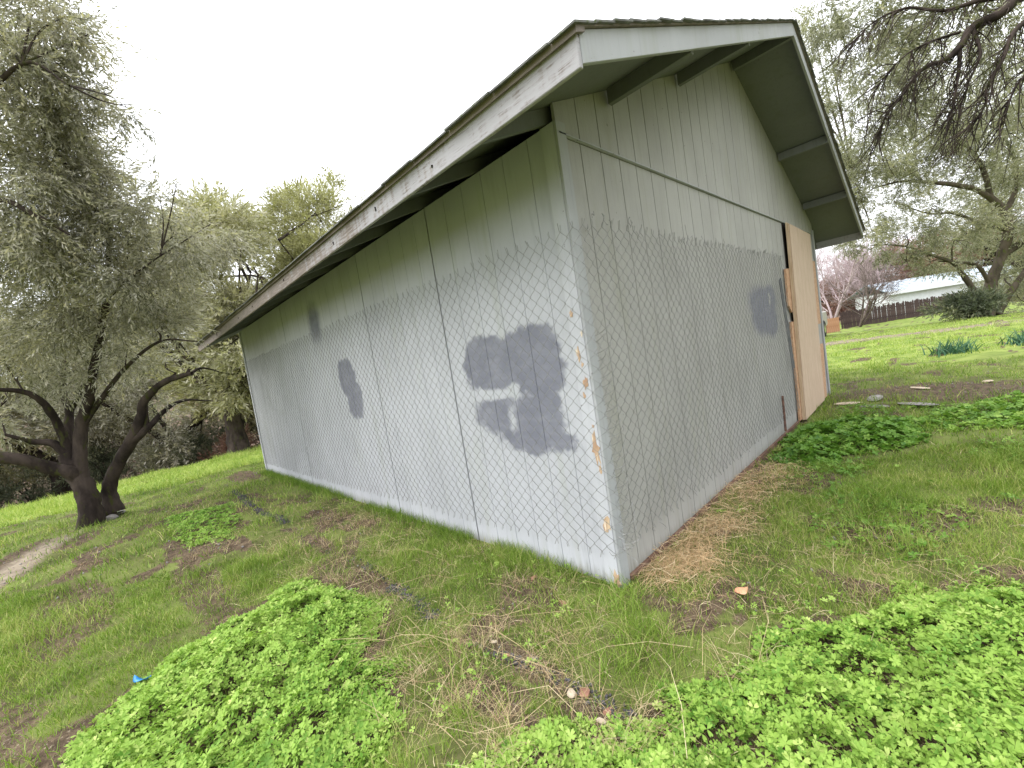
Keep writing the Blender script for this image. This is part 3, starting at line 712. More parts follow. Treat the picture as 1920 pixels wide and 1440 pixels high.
# --- background olives, left side, beyond the bright field
def olive(px, gy, depth, htop, wid, label, mat, n, tmpl=SPR_FAR, bark='bark', seed=0, lo=.25, lean=0, gapy=1.0, sc=1.0, name='olive_tree', group='trees behind the shed', base=None, nst=4, droop=.3):
    b = at(px, gy, depth) if base is None else np.array(base, float)
    b[2] = float(height(b[0], b[1])) - .05; root = empty(name, tuple(b), label, 'tree', group)
    r = np.random.default_rng(seed); lim = []; anc = []; H = htop
    lim.append(([b, b + (r.uniform(-.1, .1), r.uniform(-.1, .1), H * .10), b + (lean * .1, 0, H * .2)], [H * .045, H * .032, H * .03])); fork = lim[0][0][-1]
    cls = []
    for k in range(nst):
        a = 2 * math.pi * (k + r.uniform(0, .6)) / nst; o1 = np.array([math.cos(a), math.sin(a), 0])
        p = [fork, fork + o1 * wid * .16 + (0, 0, H * .13), fork + o1 * wid * .33 + (lean * .3, 0, H * .30), fork + o1 * wid * .42 + (lean * .5, 0, H * .44)]
        lim.append((p, [H * .020, H * .014, H * .008, H * .002])); anc += p[1:]
        q = [p[2], p[2] + r.normal(0, .1, 3) * wid * (1, 1, .4) + (0, 0, H * .12), p[2] + r.normal(0, .17, 3) * wid * (1, 1, .3) + (0, 0, H * .24)]
        lim.append((q, [H * .008, H * .005, H * .0015])); anc += q[1:]
    m = 15
    for k in range(m):
        a = r.uniform(0, 2 * math.pi); zz = lo + (1 - lo) * ((k + .5) / m); prof = math.sin(math.pi * min(1, (zz - lo) / (1 - lo) * .80 + .16)) ** .6
        rad = wid * .5 * prof * r.uniform(.35, .95)
        c = b + np.array([math.cos(a) * rad + lean * zz, math.sin(a) * rad, zz * H * .93])
        cls.append((c, np.array([1, 1, .62]) * wid * r.uniform(.16, .25), int(n / m)))
    me, _ = crown_mesh(cls, tmpl, mat, droop, 2.6, .45, sc, sub=4); attach('crown', me, root)
    attach('trunk', limbs_mesh('trunk', lim + twigs_to(cls, anc, H * .004, 2), M[bark], 6), root)
    return root
G1 = 'trees beyond the bright field'
olive(440, 800, 15.5, 9.4, 6.0, 'sparse olive tree just left of the eave tip with sky showing through', M['olive_warm'], 2300, seed=11, lo=.22, group=G1, nst=5)
olive(540, 780, 18.5, 11.2, 6.5, 'yellowish olive tree rising between the eave and the sparse olive', M['olive_pale'], 2600, seed=22, lo=.2, group=G1, droop=-.2, nst=5)
olive(650, 760, 21.0, 12.6, 9.0, 'pale yellow green tree rising behind the long eave', M['olive_pale'], 3600, seed=2, lo=.2, group=G1, droop=-.6, nst=5)
olive(330, 815, 20.0, 8.0, 7.0, 'olive tree with low bushy crown in the middle beyond the bright field', M['olive_near'], 1700, seed=3, lo=.16, group=G1)
olive(100, 850, 19.0, 8.6, 7.0, 'tall dark olive tree seen between the stems of the nearest olive', M['olive_near'], 1900, seed=4, lo=.15, group=G1)
olive(-60, 900, 17.0, 8.0, 6.5, 'olive tree at the left end of the bright field', M['olive_warm'], 1600, seed=5, lo=.18, group=G1)
olive(520, 790, 25.0, 10, 8.0, 'olive tree partly hidden behind the far end of the shed', M['olive_warm'], 1500, seed=6, lo=.12, group=G1)
olive(220, 830, 27.0, 10, 9.0, 'farthest olive tree beyond the field at the foot of the hillside', M['olive_near'], 1800, seed=7, lo=.10, group=G1)
# understory shrubs
def shrub(px, py, d, w_, h_, label, mat, n, seed, name='shrub', group='shrubs at the far edge of the bright field', base=None, cat='shrub'):
    b = at(px, py, d) if base is None else np.array(base, float); b[2] = float(height(b[0], b[1])); root = empty(name, tuple(b), label, cat, group)
    r = np.random.default_rng(seed); cls = []
    for k in range(7):
        a = r.uniform(0, 6.28); q = r.uniform(0, .32); cls.append((b + (math.cos(a) * w_ * q, math.sin(a) * w_ * q, h_ * r.uniform(.25, .75)), np.array([w_ * .25, w_ * .25, h_ * .28]), n // 7))
    me, _ = crown_mesh(cls, SPR_FAR, mat, -.2, 1.5, .45, .8); attach('foliage', me, root)
    lim = [([b, (b + c[0]) / 2 + r.normal(0, .05, 3), c[0]], [.04, .025, .01]) for c in cls]
    attach('stems', limbs_mesh('stems', lim, M['bark'], 5), root)
for i, (px, py, d, w_, h_, lb, mt_) in enumerate([
    (60, 935, 18.5, 3.6, 2.0, 'dark shrub at the left end of the far field edge', 'shrub'), (200, 900, 18.8, 3.4, 2.1, 'dark shrub behind the double trunk of the left olive', 'shrub'),
    (300, 880, 19.0, 2.6, 1.7, 'blue green shrub in the middle of the far field edge', 'olive_right'), (375, 865, 19.4, 3.0, 2.4, 'dark bushy shrub left of the shed end', 'shrub'),
    (455, 850, 19.6, 2.8, 2.0, 'brown leaved shrub beside the shed end', 'rust_leaf'), (120, 890, 22.5, 4.4, 3.0, 'tall dark shrub behind the others on the left', 'shrub'),
    (330, 850, 24.0, 4.5, 3.2, 'reddish brown thicket at the foot of the hillside', 'rust_leaf'), (500, 835, 23.0, 4.2, 3.4, 'dark thicket half hidden by the shed corner', 'shrub'), (-60, 960, 18.0, 3.5, 2.4, 'dark thicket at the very left beyond the field', 'shrub')]):
    shrub(px, py, d, w_, h_, lb, M[mt_], 420, 100 + i)

# --- right side: overhanging branch of a near olive whose trunk stands outside the picture
base = at(2350, 1020, 4.6); base[2] = float(height(base[0], base[1]))
t2 = empty('olive_tree', tuple(base), 'nearest olive with bare dark twigs hanging over the upper right', 'olive tree')
TK = at(2300, 620, 4.6); T2 = at(2150, 200, 4.3)
limbs = [([base, (base + TK) / 2 + (.1, 0, 0), TK, T2], [.28, .2, .17, .12]),
    ([T2, at(2000, -60, 4.3), at(1915, -8, 4.4), at(1870, 28, 4.4), at(1822, 52, 4.5), at(1800, 88, 4.5), at(1772, 112, 4.5), at(1738, 124, 4.55), at(1712, 150, 4.6), at(1690, 182, 4.6), at(1665, 212, 4.6), at(1648, 250, 4.65)], [.12, .10, .075, .06, .05, .042, .035, .028, .022, .016, .012, .006]),
    limb_px([(1800, 88, 4.5), (1798, 135, 4.45), (1790, 180, 4.4), (1782, 230, 4.4)], [.028, .018, .012, .004]),
    limb_px([(1822, 52, 4.5), (1838, 100, 4.4), (1818, 150, 4.4), (1800, 200, 4.4)], [.025, .018, .01, .004]),
    ([T2, at(2050, 60, 4.2), at(1960, 30, 4.2), at(1905, 55, 4.1), at(1880, 110, 4.1), at(1850, 165, 4.1), at(1846, 200, 4.1), at(1815, 240, 4.1)], [.09, .06, .04, .028, .02, .014, .010, .004]),
    limb_px([(1915, -8, 4.4), (1840, 0, 4.5), (1770, 20, 4.6), (1700, 15, 4.7), (1640, 40, 4.8), (1600, 80, 4.9)], [.04, .03, .02, .015, .01, .004]),
    limb_px([(1960, 30, 4.2), (1935, 120, 4.0), (1900, 170, 4.0), (1880, 240, 4.0)], [.03, .02, .012, .004]),
    limb_px([(1800, 60, 4.5), (1740, 80, 4.5), (1690, 110, 4.6), (1640, 170, 4.6)], [.02, .014, .009, .003]),
]
limbs = [limbs[0]] + [(a_, [x_ * .8 for x_ in b_]) for a_, b_ in limbs[1:]]
tw = []
mains = [l for l in limbs[1:]]
for l in mains:
    P = smooth_path(l[0], 5)
    for k in range(12, len(P), 1) if l is mains[0] else range(3, len(P), 1):
        for q in range(2 if rng.random() < .8 else 1):
            s = P[k]; side = rng.normal(0, .10, 3); ln = rng.uniform(.25, .62)
            dl = -RT * rng.uniform(.1, .6) - UP * rng.uniform(.5, 1.0) + rng.normal(0, .18, 3); dl /= np.linalg.norm(dl)
            e = s + dl * ln; mid = (s + e) / 2 + rng.normal(0, .03, 3) + UP * .04
            tw.append(([s, mid, e], [.0075, .005, .002]))
            for z in range(rng.integers(1, 4)):
                s2 = s + (e - s) * rng.uniform(.3, .95); e2 = s2 + (dl + rng.normal(0, .45, 3)) * rng.uniform(.08, .26)
                tw.append(([s2, (s2 + e2) / 2 + rng.normal(0, .01, 3), e2], [.0035, .0028, .0014]))
attach('trunk', limbs_mesh('trunk', limbs + tw, M['bark'], 10), t2)
cl = []
for a in [(1900, 60, 4.6, 60, 60), (1840, 20, 5.2, 70, 80), (1760, 30, 5.4, 65, 80), (1690, 40, 5.5, 65, 80), (1620, 50, 5.6, 60, 60), (1560, 15, 5.6, 45, 50), (1900, 150, 5.2, 60, 60),
          (1620, 130, 5.6, 70, 80), (1700, 110, 5.6, 60, 60), (1560, 110, 5.8, 40, 22), (1650, 200, 5.6, 65, 60), (1740, 200, 5.5, 60, 50), (1580, 190, 5.8, 36, 16), (1600, 250, 5.7, 45, 35), (1850, 250, 5.2, 60, 40), (1680, -60, 5.4, 80, 80), (1850, -60, 5.0, 100, 100)]: C(*a)
cls_near = [(c, r, int(n * .8)) for c, r, n in cl]
# the rest of its crown, outside the picture to the right, which keeps the gable side in soft shade
for (x, y, z, r_, n) in [(3.6, 2.2, 3.6, 1.1, 130), (4.6, 1.0, 4.2, 1.3, 150), (4.8, 3.4, 3.9, 1.3, 150), (3.4, 3.8, 4.6, 1.1, 120), (3.2, .6, 4.7, 1.0, 110), (5.6, 2.2, 5.4, 1.5, 150), (4.0, 2.4, 5.8, 1.4, 140), (6.2, 4.4, 3.6, 1.5, 150), (6.4, .6, 3.6, 1.5, 150), (4.6, 5.0, 5.2, 1.3, 120), (5.8, 6.4, 4.4, 1.4, 120), (7.2, 2.6, 3.0, 1.4, 140), (5.0, -.6, 3.6, 1.1, 110)]:
    cls_near.append((np.array([x, y, z]), np.array([r_, r_, r_ * .8]), n))
me, _ = crown_mesh(cls_near, SPR, M['olive_right'], .7, 2.3, .38, 1.0); attach('crown', me, t2)

# --- the big olive on the right, behind the shed
base = at(1845, 588, 17.0); base[2] = float(height(base[0], base[1]))
t3 = empty('olive_tree', tuple(base), 'olive tree with crooked mossy limbs on the lawn right of the shed', 'olive tree')
d = 16.5
limbs = [([base - (0, 0, .2), at(1852, 560, 17), at(1862, 520, 16.9), at(1878, 480, 16.8)], [.30, .22, .18, .16]),
    ([at(1878, 480, 16.8), at(1890, 440, 16.6), at(1885, 400, 16.5), at(1858, 372, 16.4), at(1822, 352, 16.2)], [.17, .15, .13, .11, .07]),
    ([at(1822, 352, 16.2), at(1775, 345, 16), at(1735, 342, 16), at(1690, 340, 15.8), at(1640, 352, 15.6)], [.09, .08, .055, .04, .02]),
    ([at(1850, 560, 17), at(1830, 548, 16.8), at(1805, 515, 16.6), at(1785, 492, 16.4), at(1745, 478, 16.2), at(1700, 462, 16)], [.13, .11, .09, .07, .05, .02]),
    ([at(1860, 540, 17), at(1835, 500, 16.7), at(1800, 492, 16.6), at(1760, 490, 16.4)], [.08, .07, .05, .02]),
    ([at(1878, 480, 16.8), at(1920, 450, 16.6), at(1960, 400, 16.4), at(2000, 320, 16.4)], [.14, .12, .1, .06]),
    ([at(1885, 400, 16.5), at(1905, 350, 16.6), at(1900, 290, 16.6), at(1860, 220, 16.6)], [.11, .08, .06, .03]),
    ([at(1858, 372, 16.4), at(1840, 310, 16.3), at(1800, 260, 16.2), at(1760, 220, 16.2)], [.10, .07, .05, .02]),
    ([at(1870, 590, 16.9), at(1900, 540, 16.8), at(1945, 480, 16.6), at(1990, 440, 16.4)], [.13, .10, .08, .05]),
    ([at(1890, 430, 16.6), at(1840, 420, 16.3), at(1790, 400, 16.1), at(1740, 400, 15.9), at(1680, 380, 15.7)], [.10, .07, .05, .03, .015]),
    ([at(1735, 342, 16), at(1700, 320, 15.8), at(1650, 310, 15.6), at(1595, 315, 15.5)], [.04, .03, .02, .01]),
    ([at(1640, 352, 15.6), at(1610, 370, 15.4), at(1560, 385, 15.3)], [.02, .015, .006])]
anch = [p for l in limbs for p in l[0][1:]]
cl = []
for a in [(1560, 300, 15.5, 60, 120), (1600, 340, 15.6, 60, 90), (1640, 290, 15.6, 70, 150), (1580, 400, 15.4, 50, 70), (1630, 420, 15.6, 55, 80), (1680, 380, 15.8, 55, 70), (1700, 440, 16, 55, 80), (1640, 460, 15.8, 36, 28), (1590, 445, 15.6, 32, 22),
          (1720, 300, 16, 70, 150), (1780, 280, 16.2, 70, 150), (1840, 300, 16.4, 70, 140), (1900, 300, 16.4, 70, 150), (1760, 220, 16, 80, 150), (1690, 210, 15.8, 70, 110), (1850, 210, 16.2, 80, 150), (1920, 210, 16.4, 80, 150),
          (1760, 400, 16, 50, 70), (1820, 420, 16.2, 50, 60), (1900, 420, 16.6, 60, 80), (1960, 450, 16.8, 70, 100), (1790, 450, 16.2, 45, 45), (1890, 520, 17.3, 45, 60), (1930, 570, 17, 55, 100), (1745, 490, 16.3, 45, 60), (1700, 490, 16.1, 30, 25), (1660, 130, 15.8, 60, 70), (1760, 120, 16, 80, 100), (1880, 110, 16.2, 80, 100), (1600, 200, 15.6, 50, 60),
          (1545, 220, 15.4, 34, 40), (1530, 80, 15.4, 45, 70), (1560, 150, 15.4, 36, 30), (1540, 20, 15.4, 50, 80)]: C(*a)
me, _ = crown_mesh([(c, r * 1.05, int(n * 1.6)) for c, r, n in cl], SPR_FAR, M['olive_right'], .35, 2.6, .5, .6); attach('crown', me, t3)
attach('trunk', limbs_mesh('trunk', limbs + twigs_to(cl, anch, .024, 4), M['bark_moss'], 9), t3)
shrub(1815, 592, 16.2, 2.0, .95, 'dark low shrub at the foot of the right hand olive', M['shrub'], 420, 201, group=None)
olive(1960, 560, 24, 9.5, 8, 'grey green olive tree behind the mossy olive at the right edge', M['olive_right'], 1500, seed=21, lo=.15, group='trees beyond the lawn on the right')

# --- far trees on the right: bare, pinkish and brown ones behind the fence
def bare_tree(px, gy, depth, H, wdt, label, mat, seed, group, name='bare_tree'):
    b = at(px, gy, depth); b[2] = float(height(b[0], b[1])) - .1; root = empty(name, tuple(b), label, 'tree', group); r = np.random.default_rng(seed); lim = []
    def grow(p, d, l, rad, lev):
        e = p + d * l; mid = (p + e) / 2 + r.normal(0, .06, 3) * l; lim.append(([p, mid, e], [rad, rad * .75, rad * .5]))
        if lev == 0: return
        for k in range(4 if lev > 1 else 5):
            q = p + (e - p) * r.uniform(.35, 1); nd = d + r.normal(0, .55, 3) * (1, 1, .6) + (0, 0, .12); nd /= np.linalg.norm(nd); grow(q, nd, l * r.uniform(.5, .78), rad * .5, lev - 1)
    for k in range(5):
        a = r.uniform(0, 6.28); dd = np.array([math.cos(a) * .5 * wdt, math.sin(a) * .5 * wdt, 1]); dd /= np.linalg.norm(dd); grow(b, dd, H * .45, H * .013, 4)
    attach('branches', limbs_mesh('branches', lim, M[mat], 4), root)
G2 = 'bare trees beyond the fence'
bare_tree(1608, 590, 39, 7, 1.5, 'bare pale tree spreading in front of the dark fence', 'bark_pale', 31, G2)
bare_tree(1560, 600, 52, 12, 1.0, 'tall bare pinkish tree just right of the shed', 'bark_pink', 32, G2)
bare_tree(1650, 590, 56, 13, 1.1, 'tall bare pinkish tree over the long white building', 'bark_pink', 33, G2)
G3 = 'leafy trees beyond the long white building'
olive(1720, 560, 62, 9.5, 13, 'reddish brown tree above the roof of the white building', M['rust_leaf'], 1100, seed=41, lo=.1, sc=2.0, group=G3, name='tree')
olive(1655, 560, 66, 8.5, 10, 'dusky green tree above the left end of the white building', M['shrub'], 900, seed=42, lo=.1, sc=2.0, group=G3, name='tree')
olive(1800, 550, 64, 11, 13, 'brownish tree seen between the limbs of the mossy olive', M['rust_leaf'], 1100, seed=43, lo=.1, sc=2.0, group=G3, name='tree')
olive(1580, 575, 70, 8, 12, 'pale rusty tree low behind the bare trees', M['rust_leaf'], 900, seed=44, lo=.05, sc=2.0, group=G3, name='tree')
olive(1900, 540, 66, 11, 13, 'dark green tree behind the right end of the fence', M['shrub'], 1000, seed=45, lo=.08, sc=2.0, group=G3, name='tree')

# --- long white building behind the fence
M['white'] = simple('white_metal_wall', [(.66, .68, .7), (.75, .77, .8)], 3, .6)
M['bluegrey'] = simple('pale_blue_grey_roof', [(.27, .32, .38), (.36, .41, .46)], 4, .6)
M['fence'] = simple('dark_weathered_fence', [(.035, .022, .022), (.09, .06, .055)], 5, stretch=(3, 3, .6))
M['orange_fence'] = simple('reddish_fence_board', [(.33, .16, .09), (.45, .25, .15)], 5, stretch=(3, 3, .6))
M['glass'], _nt, _b = nmat('dark_window_glass', .12, .5); _b.inputs['Base Color'].default_value = (.05, .06, .07, 1)
p0 = at(1668, 580, 47); p1 = at(1860, 552, 47); dirv = p1 - p0; dirv[2] = 0; Lb = np.linalg.norm(dirv); ang = math.atan2(dirv[1], dirv[0])
zg = float(height(p0[0], p0[1]))
hb = empty('long_building', (p0[0], p0[1], zg), 'long low white building with pale blue grey roof behind the dark fence', 'building'); hb.rotation_euler = (0, 0, ang)
Lb += 4; 
link('wall', MB().box((0, 0, 0), (Lb, 4.5, 2.75)).mesh('wall', M['white']), hb)
link('roof', MB().prism([(-.5, 2.72), (2.3, 3.9), (5.1, 2.72), (5.1, 2.82), (2.3, 4.02), (-.5, 2.82)], 0, -.5, Lb + .5).mesh('roof', M['bluegrey']), hb)
link('fascia', MB().box((-.5, -.56, 2.45), (Lb + .5, -.5, 2.84)).mesh('fascia', M['white']), hb)
rs = MB().box((-.02, -.02, 0), (.02, .02, 1)); 
rib_me = MB().add([(-.03, -.5, 2.83), (.03, -.5, 2.83), (.03, 2.3, 4.03), (-.03, 2.3, 4.03), (-.03, -.5, 2.88), (.03, -.5, 2.88), (.03, 2.3, 4.08), (-.03, 2.3, 4.08)], [(0, 3, 2, 1), (4, 5, 6, 7), (0, 1, 5, 4), (1, 2, 6, 5), (2, 3, 7, 6), (3, 0, 4, 7)]).mesh('roof_rib', M['white'])
for k in range(int(Lb / .8)): link('roof_rib', rib_me, hb, (k * .8 + .3, 0, 0))
# --- dark picket fence
f0 = at(1578, 612, 41.0); f1 = at(1945, 562, 41.5); dv = f1 - f0; dv[2] = 0; Lf = np.linalg.norm(dv)
fr = empty('board_fence', (f0[0], f0[1], float(height(f0[0], f0[1]))), 'dark weathered board fence along the far side of the lawn', 'fence'); fr.rotation_euler = (0, 0, math.atan2(dv[1], dv[0]))
pk = [MB().prism([(0, 0), (.165, 0), (.165, 1.62 + h), (.0825 + t, 1.72 + h), (0, 1.62 + h)], 1, -.012, .012).mesh('board', M['fence']) for h, t in ((0, 0), (.05, .02), (-.06, -.03), (.09, 0))]
for k in range(int(Lf / .185)):
    o = link('board', pk[random.randrange(4)], fr, (k * .185, random.uniform(-.01, .01), -.05)); o.rotation_euler = (0, random.uniform(-.02, .02), 0)
link('rail', MB().box((0, .014, .4), (Lf, .06, .5)).mesh('rail', M['fence']), fr); link('rail', MB().box((0, .014, 1.25), (Lf, .06, 1.35)).mesh('rail', M['fence']), fr)
f2 = at(1553, 622, 37); of = empty('board_fence', (f2[0], f2[1], float(height(f2[0], f2[1]))), 'short reddish board fence just right of the shed, beside the vehicle', 'fence'); of.rotation_euler = fr.rotation_euler
pk2 = MB().box((0, 0, 0), (.17, .025, 1.25)).mesh('board', M['orange_fence'])
for k in range(-6, 6): link('board', pk2, of, (k * .18, 0, 0))
link('rail', MB().box((-1.1, .028, .9), (1.1, .06, 1.0)).mesh('rail', M['orange_fence']), of)

# --- parked pickup, only a sliver of its side shows past the shed corner
M['car'] = simple('beige_car_paint', [(.50, .47, .42), (.52, .49, .44)], 2, .3, .5, bs=0)
M['black'] = simple('black_rubber', [(.012, .012, .013), (.025, .025, .026)], 20, .7)
M['chrome'] = simple('chrome_trim', [(.6, .6, .6), (.65, .65, .65)], 3, .2, .5, bs=0, metal=1)
vp = at(1545, 640, 15.7); vx = vp[0] - 1.56; vy = vp[1]
tr = empty('pickup_truck', (vx, vy, float(height(vx, vy)) - .01), 'parked beige vehicle with black mirror and tyre, mostly hidden behind the shed', 'truck')
def xprof(pts, wdt, mat, nm, bev=.03):  # profile in (y,z), width in x
    return link(nm, MB().prism(pts, 0, -wdt, wdt).mesh(nm, mat, bev), tr)
xprof([(-.25, .45), (-.3, .95), (-.15, 1.05), (1.25, 1.12), (5.2, 1.12), (5.25, .5), (4.9, .42), (.3, .36)], .90, M['car'], 'body')
xprof([(1.2, 1.10), (1.95, 1.72), (3.2, 1.76), (3.55, 1.10)], .78, M['car'], 'cabin', .05)
link('windscreen', MB().add([(-.7, 1.24, 1.16), (.7, 1.24, 1.16), (.66, 1.88, 1.69), (-.66, 1.88, 1.69)], [(0, 1, 2, 3)]).mesh('windscreen', M['glass']), tr)
for s in (-1, 1):
    link('side_window', MB().prism([(1.75, 1.2), (2.05, 1.62), (3.1, 1.66), (3.3, 1.2)], 0, s * .781, s * .786).mesh('side_window', M['glass']), tr)
    link('headlight', MB().box((s * .82 - .09, -.33, .78), (s * .82 + .07, -.28, .93)).mesh('headlight', M['chrome'], .01), tr)
    link('mirror', MB().box((s * .98 - .13, 1.42, 1.20), (s * .98 + .13, 1.50, 1.40)).mesh('mirror', M['black'], .03), tr)
    for y in (.75, 4.0):
        wl = link('wheel', MB().tube([(s * .72, y, .37), (s * .98, y, .37)], .37, 20).mesh('wheel', M['black'], .03), tr)
        link('rim', MB().tube([(s * .975, y, .37), (s * .99, y, .37)], .2, 12).mesh('rim', M['chrome']), wl)
link('bumper', MB().box((-.92, -.42, .42), (.92, -.3, .66)).mesh('bumper', M['black'], .02), tr)
link('grille', MB().box((-.6, -.335, .72), (.6, -.29, .95)).mesh('grille', M['black'], .01), tr)

# ------------------------------------------------------------------ plants and small things on the ground
def blade_mesh(name, X, Y, Hh, Wd, lean, tint, mat, seg=2, curl=.5, zoff=-.004):
    n = len(X); a = rng.uniform(0, 2 * np.pi, n); b = rng.uniform(0, 2 * np.pi, n); Z = height(X, Y) + zoff
    cx, sx = np.cos(a), np.sin(a); dx, dy = np.cos(b) * lean, np.sin(b) * lean; V = []; ts = np.linspace(0, 1, seg + 1)
    for t in ts:
        off = lean[...] * 0 + Hh * (t * .35 + t * t * .65); w_ = Wd * (1 - t) ** .7 if t < 1 else Wd * 0
        zz = Z + Hh * (t - curl * .5 * lean * t * t); px = X + dx * off; py = Y + dy * off
        if t < 1:
            V.append(np.stack([px - cx * w_ / 2, py - sx * w_ / 2, zz], -1)); V.append(np.stack([px + cx * w_ / 2, py + sx * w_ / 2, zz], -1))
        else: V.append(np.stack([px, py, zz], -1))
    k = len(V); V = np.stack(V, 1).reshape(-1, 3); i = np.arange(n)[:, None] * k; Q = []
    for s in range(seg - 1): Q.append(i + np.array([[2 * s, 2 * s + 1, 2 * s + 3, 2 * s + 2]]))
    T = i + np.array([[2 * seg - 2, 2 * seg - 1, 2 * seg]])
    Fs = ([np.concatenate(Q)] if Q else []) + [T]
    return npmesh(name, V, Fs, mat, False, {'tint': np.repeat(np.clip(tint, 0, 1), k)})
def inframe(X, Y, pad=90, zmax=.1):
    P = np.stack([X, Y, height(X, Y) + zmax * .5], -1) - CAMP; d = P @ FW; px = 960 + FPX * (P @ RT) / np.maximum(d, .01); py = 720 - FPX * (P @ UP) / np.maximum(d, .01)
    return (d > .3) & (px > -pad * 3) & (px < 1920 + pad * 3) & (py > 300) & (py < 1440 + pad * 4), d
def outside_shed(X, Y): return ~((X > -7.25) & (X < .012) & (Y > -.012) & (Y < 6.14))
def grass_zone(name, x0, x1, y0, y1, n, h, wdt, mat, label, dmin, dmax, extra=None, far=False):
    X = rng.uniform(x0, x1, n); Y = rng.uniform(y0, y1, n); ok, d = inframe(X, Y)
    dens = sstep(.30, .55, fbm(X, Y, 2.6, 71) * .6 + fbm(X, Y, 9, 72, 2) * .4) * .7 + .3
    if not far:
        dens = dens * (1 - .82 * dirtmask(X, Y)) * (1 - .75 * strawmask(X, Y)) * np.where(clover_field(X, Y) < -.03, .22, 1)
    if extra is not None: dens = dens * extra(X, Y)
    ok &= (d > dmin) & (d < dmax) & outside_shed(X, Y) & (rng.random(n) < dens)
    X = X[ok]; Y = Y[ok]; n = len(X)
    tall = sstep(.5, .75, fbm(X, Y, 1.7, 81)); hh = h * rng.uniform(.4, 1.3, n) * (.45 + .9 * fbm(X, Y, 6, 83, 3) + 1.3 * tall)
    t = .40 + .45 * (fbm(X, Y, 2.6, 91) - .5) * 2 + rng.normal(0, .2, n) + (rng.random(n) < .10) * .5
    o = link(name, blade_mesh(name, X, Y, hh, wdt * rng.uniform(.6, 1.3, n), rng.uniform(.1, 1.1, n), t, mat)); tag(o, label, kind='stuff'); return n
ng = 0
near_only = lambda X, Y: 1 - sstep(-.1, .5, beyond(X, Y))
ng += grass_zone('grass', -4.5, 2.6, -3.2, 3.2, 620000, .052, .0034, M['grass'], 'short fresh grass round the near corner', .5, 3.6)
ng += grass_zone('grass', -10, 5, -4, 9, 260000, .065, .0068, M['grass'], 'short fresh grass farther along the shed', 3.4, 9, near_only)
ng += grass_zone('grass', -7, 13, 5, 22, 130000, .06, .016, M['field'], 'lawn grass right of the shed', 8, 24, None)
ng += grass_zone('meadow_grass', -18, -4, -9, 6, 150000, .11, .013, M['field'], 'bright meadow grass left of the shed', 3, 20, lambda X, Y: sstep(-.1, .5, beyond(X, Y)) * (X > -17.2), True)
# ragged grass along the foot of both walls
n = 9000; X = rng.uniform(-7.2, .1, n); Y = -.02 - np.abs(rng.normal(0, .06, n)); t = rng.normal(.25, .2, n)
k = fbm(X, Y, 2.2, 95) > .42; X, Y, t = X[k], Y[k], t[k]
tag(link('grass', blade_mesh('grass', X, Y, rng.uniform(.03, .13, len(X)), rng.uniform(.002, .0045, len(X)), rng.uniform(.1, .8, len(X)), t, M['grass'])), 'taller grass against the foot of the long wall', kind='stuff')
# tufts
def tufts(cs, name, mat, label, hr=(.08, .18), per=90, sp=.05, wd=(.002, .0045), ln=(.2, 1.1), tm=.5):
    X = []; Y = []
    for (x, y, s) in cs: X.append(x + rng.normal(0, sp * s, int(per * s))); Y.append(y + rng.normal(0, sp * s, int(per * s)))
    X = np.concatenate(X); Y = np.concatenate(Y); k = outside_shed(X, Y); X, Y = X[k], Y[k]; n = len(X)
    tag(link(name, blade_mesh(name, X, Y, rng.uniform(*hr, n), rng.uniform(*wd, n), rng.uniform(*ln, n), rng.normal(tm, .2, n), mat, 4, .8)), label, kind='stuff')
gt = [(x + rng.normal(0, .05), y + rng.normal(0, .05), rng.uniform(.6, 1.4)) for x, y in [(.28, -.38), (.2, -.3), (.33, -.5), (.1, -.2), (-.05, -.12), (.38, -.3), (-.25, -1.0), (-.05, -1.05), (-.5, -.9), (-1.1, -.35), (-2.0, -.4), (-2.2, -.25), (-1.9, -.6), (-3.2, -.3), (-.9, -1.0), (-2.6, -.9)]]
tufts(gt, 'grass', M['grass'], 'lush green tufts of longer grass', tm=.4)
dt = [(rng.uniform(-3.2, .9), rng.uniform(-1.15, -.12), rng.uniform(.3, 1.1)) for _ in range(170)] + [(rng.uniform(-.7, .5), rng.uniform(-1.35, -.75), rng.uniform(.3, .9)) for _ in range(42)] + [(rng.uniform(.3, 1.4), rng.uniform(.1, 1.7), rng.uniform(.2, .7)) for _ in range(44)]
tufts(dt, 'dry_grass', M['dry'], 'tangled tan dead grass', (.05, .16), 34, .05, (.0012, .0026), (.7, 2.2), .5)
dt = [(rng.uniform(-7, -3), rng.uniform(-1.6, -.15), rng.uniform(.5, 1.2)) for _ in range(40)] + [(rng.uniform(-7, -2.4), rng.uniform(-3, -1.2), rng.uniform(.3, .7)) for _ in range(22)] + [(rng.uniform(.6, 3), rng.uniform(2, 7), rng.uniform(.4, .9)) for _ in range(26)]
tufts(dt, 'dry_grass', M['dry'], 'sparser dead grass farther off', (.04, .12), 30, .09, (.002, .004), (.6, 2), .45)
st = [(.06 + .05 * y + abs(rng.normal(0, .13)), y, rng.uniform(.4, 1.2)) for y in np.concatenate([rng.uniform(.12, 1.0, 46), rng.uniform(1.0, 2.35, 24)])]
tufts(st, 'straw', M['straw'], 'orange brown straw heaped along the foot of the gable wall', (.03, .13), 52, .06, (.0013, .003), (1, 3.0), .5)
